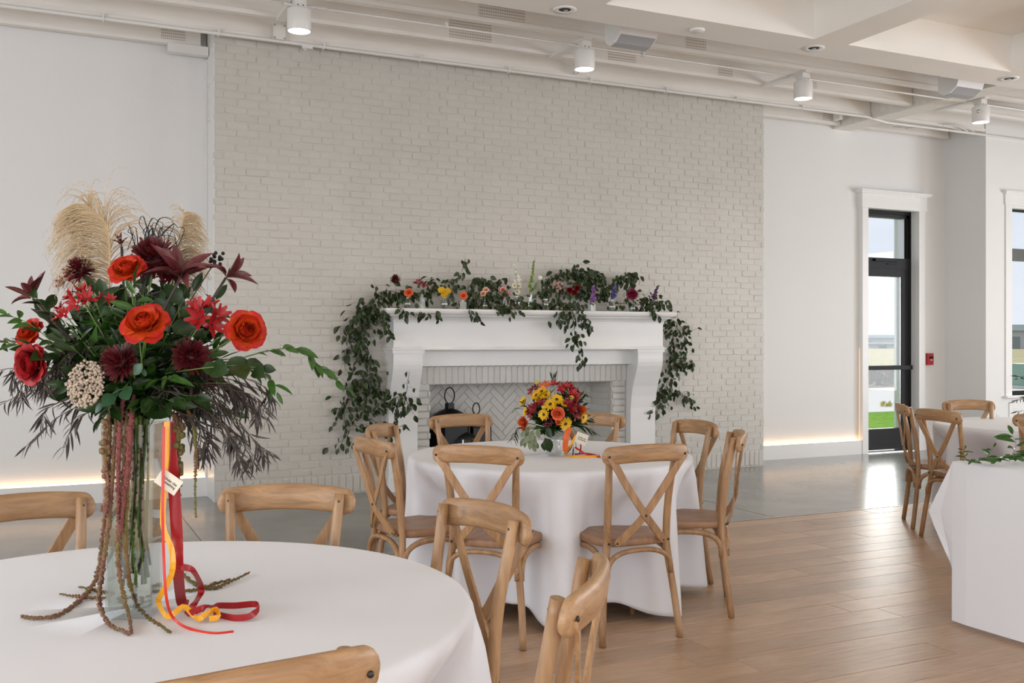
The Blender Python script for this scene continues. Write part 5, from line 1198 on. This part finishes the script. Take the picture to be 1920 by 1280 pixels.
t = bloomroot('tulip', 'white tulip leaning right from the slim mantel vase', mp2(1012, 521), U*.8+R2*.3+CAM*.3); MB().lathe([(0, -.025), (.018, -.018), (.024, 0), (.020, .018), (.010, .026)], 12).build('tulip_cup', M['white petal'], t); stem_of(t, st2(1011, 525, 994), .003)
put(leaf_mesh('leaf', M['stem'], .3, .1, .1), 'leaf', t, t.matrix_basis.inverted() @ leafM(mp2(1000, 545), R2*.4+U, CAM, .09))
for i, (x, y) in enumerate(((1042, 531), (1050, 533), (1047, 542))): floret_cluster(('left', 'right', 'lower')[i]+' pale pink bloom of three above the small mantel bottle', mp2(x, y), CAM+U*.3, .028, M['pinkp'], 3, st2(x, y, 1045), 60+i, name='pink_bloom')
for i, (x, y) in enumerate(((1068, 544), (1077, 548), (1082, 540))): mum(('left', 'lower', 'right')[i]+' crimson bloom of three behind the hanging mantel vine', mp2(x, y), CAM+U*.3, .030, M['alswine'], st2(x, y, 1075), 70+i, name='crimson_bloom', wide=.4)
mum('magenta chrysanthemum near the right end of the mantel', mp2(1185, 552), CAM+U*.4, .064, M['mumpink'], st2(1185, 554, 1186), 9)

# ------------------------------------------------------------------ trailing vines
def vine(lab, pts, n, size, seed, hang=.5, sc_=14, kind='vine', jy=.04, cl=1, bare=False):
    r = random.Random(seed); path = smooth_path([atY(x, y, Y_) for x, y, Y_ in pts], 30); t = thing('smilax_vine', lab, 'vine', path[0], 0, 'leafy vines on the mantel')
    MB().tube(path, [.003]*16+[.002]*15, 5, False).build('stem', M['stemb'], t, world=True)
    o0 = t.matrix_basis.translation; g = MB()
    n = int(n*1.25)
    for k in range(n):
        q = (.02+.98*(k+r.random())/n)*30; q = min(q, 29.99); i = int(q); p = path[i].lerp(path[i+1], q-i)
        e = p+Vector((r.gauss(0, sc_*.0052), r.uniform(-jy, jy*.5), r.gauss(0, sc_*.0040)))
        g.tube([p, p.lerp(e, .5)+Vector((0, 0, .008)), e], .0011, 3, False)
        d = (Vector((r.uniform(-.8, .8), r.uniform(-.5, .2), -hang-r.uniform(0, .9)))+(e-p)*6).normalized()
        put(LF[r.choice([kind, kind, 'vine2'])], 'leaf', t, leafM(e-o0, d, CAM*1.0+rv(.9, r)+U*.3, size*r.uniform(.65, 1.2)))
    g.build('tendrils', M['stemb'], t, world=True); return t
S_ = .070
vine('thick vine rising from the shelf and falling at the left end of the mantel', [(770, 555, 8.62), (725, 545, 8.62), (700, 560, 8.66), (690, 585, 8.70), (682, 620, 8.74)], 62, S_, 1, sc_=12)
vine('main vine cascading down the brick left of the mantel', [(700, 570, 8.70), (682, 610, 8.72), (675, 650, 8.74), (690, 690, 8.74), (705, 735, 8.74)], 85, S_, 2, sc_=11)
vine('vine curving out over the brick at upper left of the mantel', [(700, 572, 8.70), (672, 588, 8.72), (655, 610, 8.74), (648, 640, 8.75)], 40, S_, 3, sc_=9)
vine('short vine hanging against the left corner of the mantel', [(726, 570, 8.60), (716, 590, 8.50), (722, 612, 8.50), (731, 628, 8.50)], 20, S_, 4, sc_=5)
vine('thin vine drooping at left of the main cascade', [(672, 645, 8.74), (650, 655, 8.76), (645, 670, 8.76), (648, 695, 8.76)], 16, S_*.9, 5, sc_=6)
vine('lower left vine spreading over the brick to the bottom', [(695, 700, 8.74), (668, 720, 8.76), (650, 750, 8.76), (645, 790, 8.76), (655, 825, 8.76)], 80, S_, 6, sc_=16)
vine('lower vine running down behind the left chairs', [(690, 710, 8.74), (684, 750, 8.74), (690, 780, 8.74), (720, 800, 8.74)], 34, S_, 7, sc_=12)
vine('vine reaching right across the foot of the left pilaster', [(705, 720, 8.70), (722, 760, 8.55), (740, 745, 8.52), (762, 750, 8.52), (766, 770, 8.52)], 46, S_, 8, sc_=9)
vine('loose tip hanging low over the left pilaster', [(745, 760, 8.52), (742, 780, 8.52), (738, 800, 8.52), (757, 798, 8.52)], 12, S_, 9, sc_=5)
vine('bare twig standing up against the left pilaster', [(752, 756, 8.5), (762, 735, 8.5), (764, 715, 8.5), (768, 698, 8.5)], 5, S_*.7, 10, sc_=5)
for i, (pts, n, lab, s_) in enumerate((
    ([(735, 560, 8.66), (770, 552, 8.68), (810, 550, 8.68)], 44, 'vine bunched on the shelf behind the left bottles', 9),
    ([(745, 575, 8.49), (757, 582, 8.46), (762, 595, 8.46)], 9, 'few leaves hanging over the shelf edge under the leftmost bottle', 4),
    ([(785, 580, 8.49), (790, 590, 8.46), (815, 588, 8.46), (818, 600, 8.46)], 13, 'leaves hanging over the shelf edge under the tall square bottle', 5),
    ([(805, 560, 8.68), (812, 530, 8.68), (825, 540, 8.68), (845, 525, 8.68)], 28, 'vine arching up behind the yellow daisies', 8),
    ([(845, 560, 8.68), (850, 535, 8.68), (862, 522, 8.68), (868, 500, 8.68), (872, 486, 8.68)], 22, 'thin vine climbing to a point above the short bottle', 4),
    ([(850, 572, 8.64), (880, 565, 8.66), (900, 560, 8.66)], 22, 'low vine lying on the shelf between the coral and peach blooms', 6),
    ([(870, 550, 8.68), (885, 530, 8.68), (897, 520, 8.68), (900, 540, 8.68)], 20, 'vine tip standing up left of the peach blooms', 6),
    ([(890, 560, 8.60), (915, 555, 8.58), (945, 560, 8.56), (985, 572, 8.56)], 95, 'dense vine heaped on the shelf around the slim bottle', 11),
    ([(905, 540, 8.68), (920, 530, 8.68), (938, 535, 8.68), (950, 545, 8.68)], 34, 'vine rising behind the peach and coral pink blooms', 8),
    ([(880, 580, 8.48), (890, 590, 8.46), (893, 600, 8.46)], 10, 'small vine tip hanging below the shelf left of the heap', 4),
    ([(925, 575, 8.49), (950, 580, 8.47), (975, 583, 8.47)], 22, 'leaves fringing the shelf edge below the heaped vine', 5),
    ([(975, 572, 8.66), (1000, 570, 8.66), (1030, 572, 8.66)], 26, 'low vine on the shelf behind the tall slim vase', 6),
    ([(1015, 560, 8.64), (1025, 540, 8.68), (1045, 520, 8.68), (1070, 512, 8.68), (1082, 500, 8.68)], 80, 'vine heaping up to the peak right of the tulip', 9),
    ([(1080, 510, 8.68), (1100, 520, 8.68), (1120, 530, 8.68), (1140, 545, 8.68)], 80, 'vine sloping down right from the peak', 10),
    ([(1060, 540, 8.70), (1090, 545, 8.70), (1125, 560, 8.66)], 70, 'dense vine behind the crimson blooms', 11),
    ([(1100, 520, 8.68), (1112, 508, 8.68), (1122, 516, 8.68)], 16, 'vine sprig standing up above the lavender spike', 5),
    ([(1135, 560, 8.64), (1150, 530, 8.68), (1170, 518, 8.68), (1185, 520, 8.68), (1180, 540, 8.68)], 58, 'vine arching over behind the violet spike', 7),
    ([(1160, 568, 8.62), (1190, 570, 8.62), (1215, 570, 8.62), (1205, 550, 8.68)], 48, 'vine on the shelf around the magenta chrysanthemum', 9),
    ([(1215, 572, 8.56), (1230, 566, 8.52), (1248, 572, 8.50)], 28, 'vine over the right end of the shelf', 7),
    ([(1222, 578, 8.47), (1228, 588, 8.45), (1238, 592, 8.45)], 10, 'small tip drooping over the shelf edge at the right end', 4),
    ([(1035, 570, 8.56), (1060, 572, 8.54), (1090, 575, 8.50)], 44, 'vine along the shelf front left of the short bottle', 8),
    ([(1060, 578, 8.47), (1075, 600, 8.45), (1078, 630, 8.45), (1085, 650, 8.45), (1088, 678, 8.45)], 46, 'vine hanging down the mantel front, lowest tip', 9),
    ([(1065, 580, 8.47), (1050, 592, 8.45), (1045, 605, 8.45)], 14, 'short vine hanging left on the mantel front', 5),
    ([(1080, 585, 8.47), (1098, 600, 8.45), (1106, 618, 8.45)], 20, 'short vine hanging right on the mantel front', 5))):
    vine(lab, pts, n, S_*.92, 30+i, sc_=s_, hang=.35 if pts[0][1] < 576 else .8)
vine('vine cascading down the brick right of the mantel', [(1252, 590, 8.72), (1262, 630, 8.74), (1262, 670, 8.74), (1255, 705, 8.74), (1240, 745, 8.74), (1232, 775, 8.74)], 100, S_*.92, 60, sc_=10)
vine('outer vine drooping over the brick right of the mantel', [(1262, 600, 8.74), (1282, 620, 8.76), (1280, 660, 8.76), (1270, 690, 8.76)], 48, S_*.92, 61, sc_=9)
vine('vine tip reaching right over the brick', [(1268, 690, 8.76), (1282, 682, 8.76), (1302, 684, 8.76)], 20, S_*.92, 62, sc_=5)
vine('lowest vine arm right of the mantel', [(1250, 740, 8.76), (1270, 735, 8.76), (1285, 745, 8.76), (1297, 762, 8.76)], 26, S_*.92, 63, sc_=6)

# greenery on the rectangular table, and the arrangement on the far round table
def tv(lab, pts, n, size, seed):
    path = [atZ(x, y, .767+h) for x, y, h in pts]; return spray('smilax_vine', lab, path, 'rus', size, n, seed=seed, hang=.1, cat='vine', stemm=M['stemb'], start=.0, group='vines on the right tables', vary=.35)
tv('leafy vine lying along the back of the white rectangular table', [(1806, 862, .01), (1840, 863, .03), (1870, 860, .03), (1900, 858, .05), (1935, 856, .03)], 26, .062, 1)
tv('vine sprig standing at the left end of the table greenery', [(1812, 860, .01), (1806, 850, .03), (1808, 842, .05)], 6, .05, 2)
tv('taller vine sprig rising before the cut-off chair', [(1895, 858, .02), (1905, 835, .08), (1898, 815, .13)], 8, .075, 3)
tv('broad leaves bunched at the right edge of the table greenery', [(1885, 858, .02), (1905, 850, .05), (1925, 852, .05)], 9, .085, 4)
tv('thin sprig above the middle of the table greenery', [(1848, 862, .01), (1855, 850, .05), (1862, 838, .08)], 4, .05, 5)
c = atZ(1975, 800, .767); t = thing('ceramic_vase', 'white vase of wispy stems cut off by the right edge', 'vase', c)
MB().lathe([(0, 0), (.05, 0), (.07, .05), (.06, .12), (.035, .16), (.045, .19)], 20).build('vase_body', M['white'], t)
cd = c.dot(F2)
for i, (pts, k, n, lab) in enumerate((([(1975, 765), (1935, 745), (1905, 752)], 'fern', 14, 'thin green twig curling in from the right edge, lower'), ([(1975, 760), (1930, 715), (1908, 706)], 'fern', 16, 'pale wispy seed twig at the right edge beside the window'), ([(1975, 765), (1930, 768), (1908, 772)], 'fern', 10, 'narrow green leaves at the right edge over the far table'))):
    spray('leafy_stem', lab, [atD(x, y, cd) for x, y in pts], k, .06, n, seed=500+i, hang=.1, start=.3)
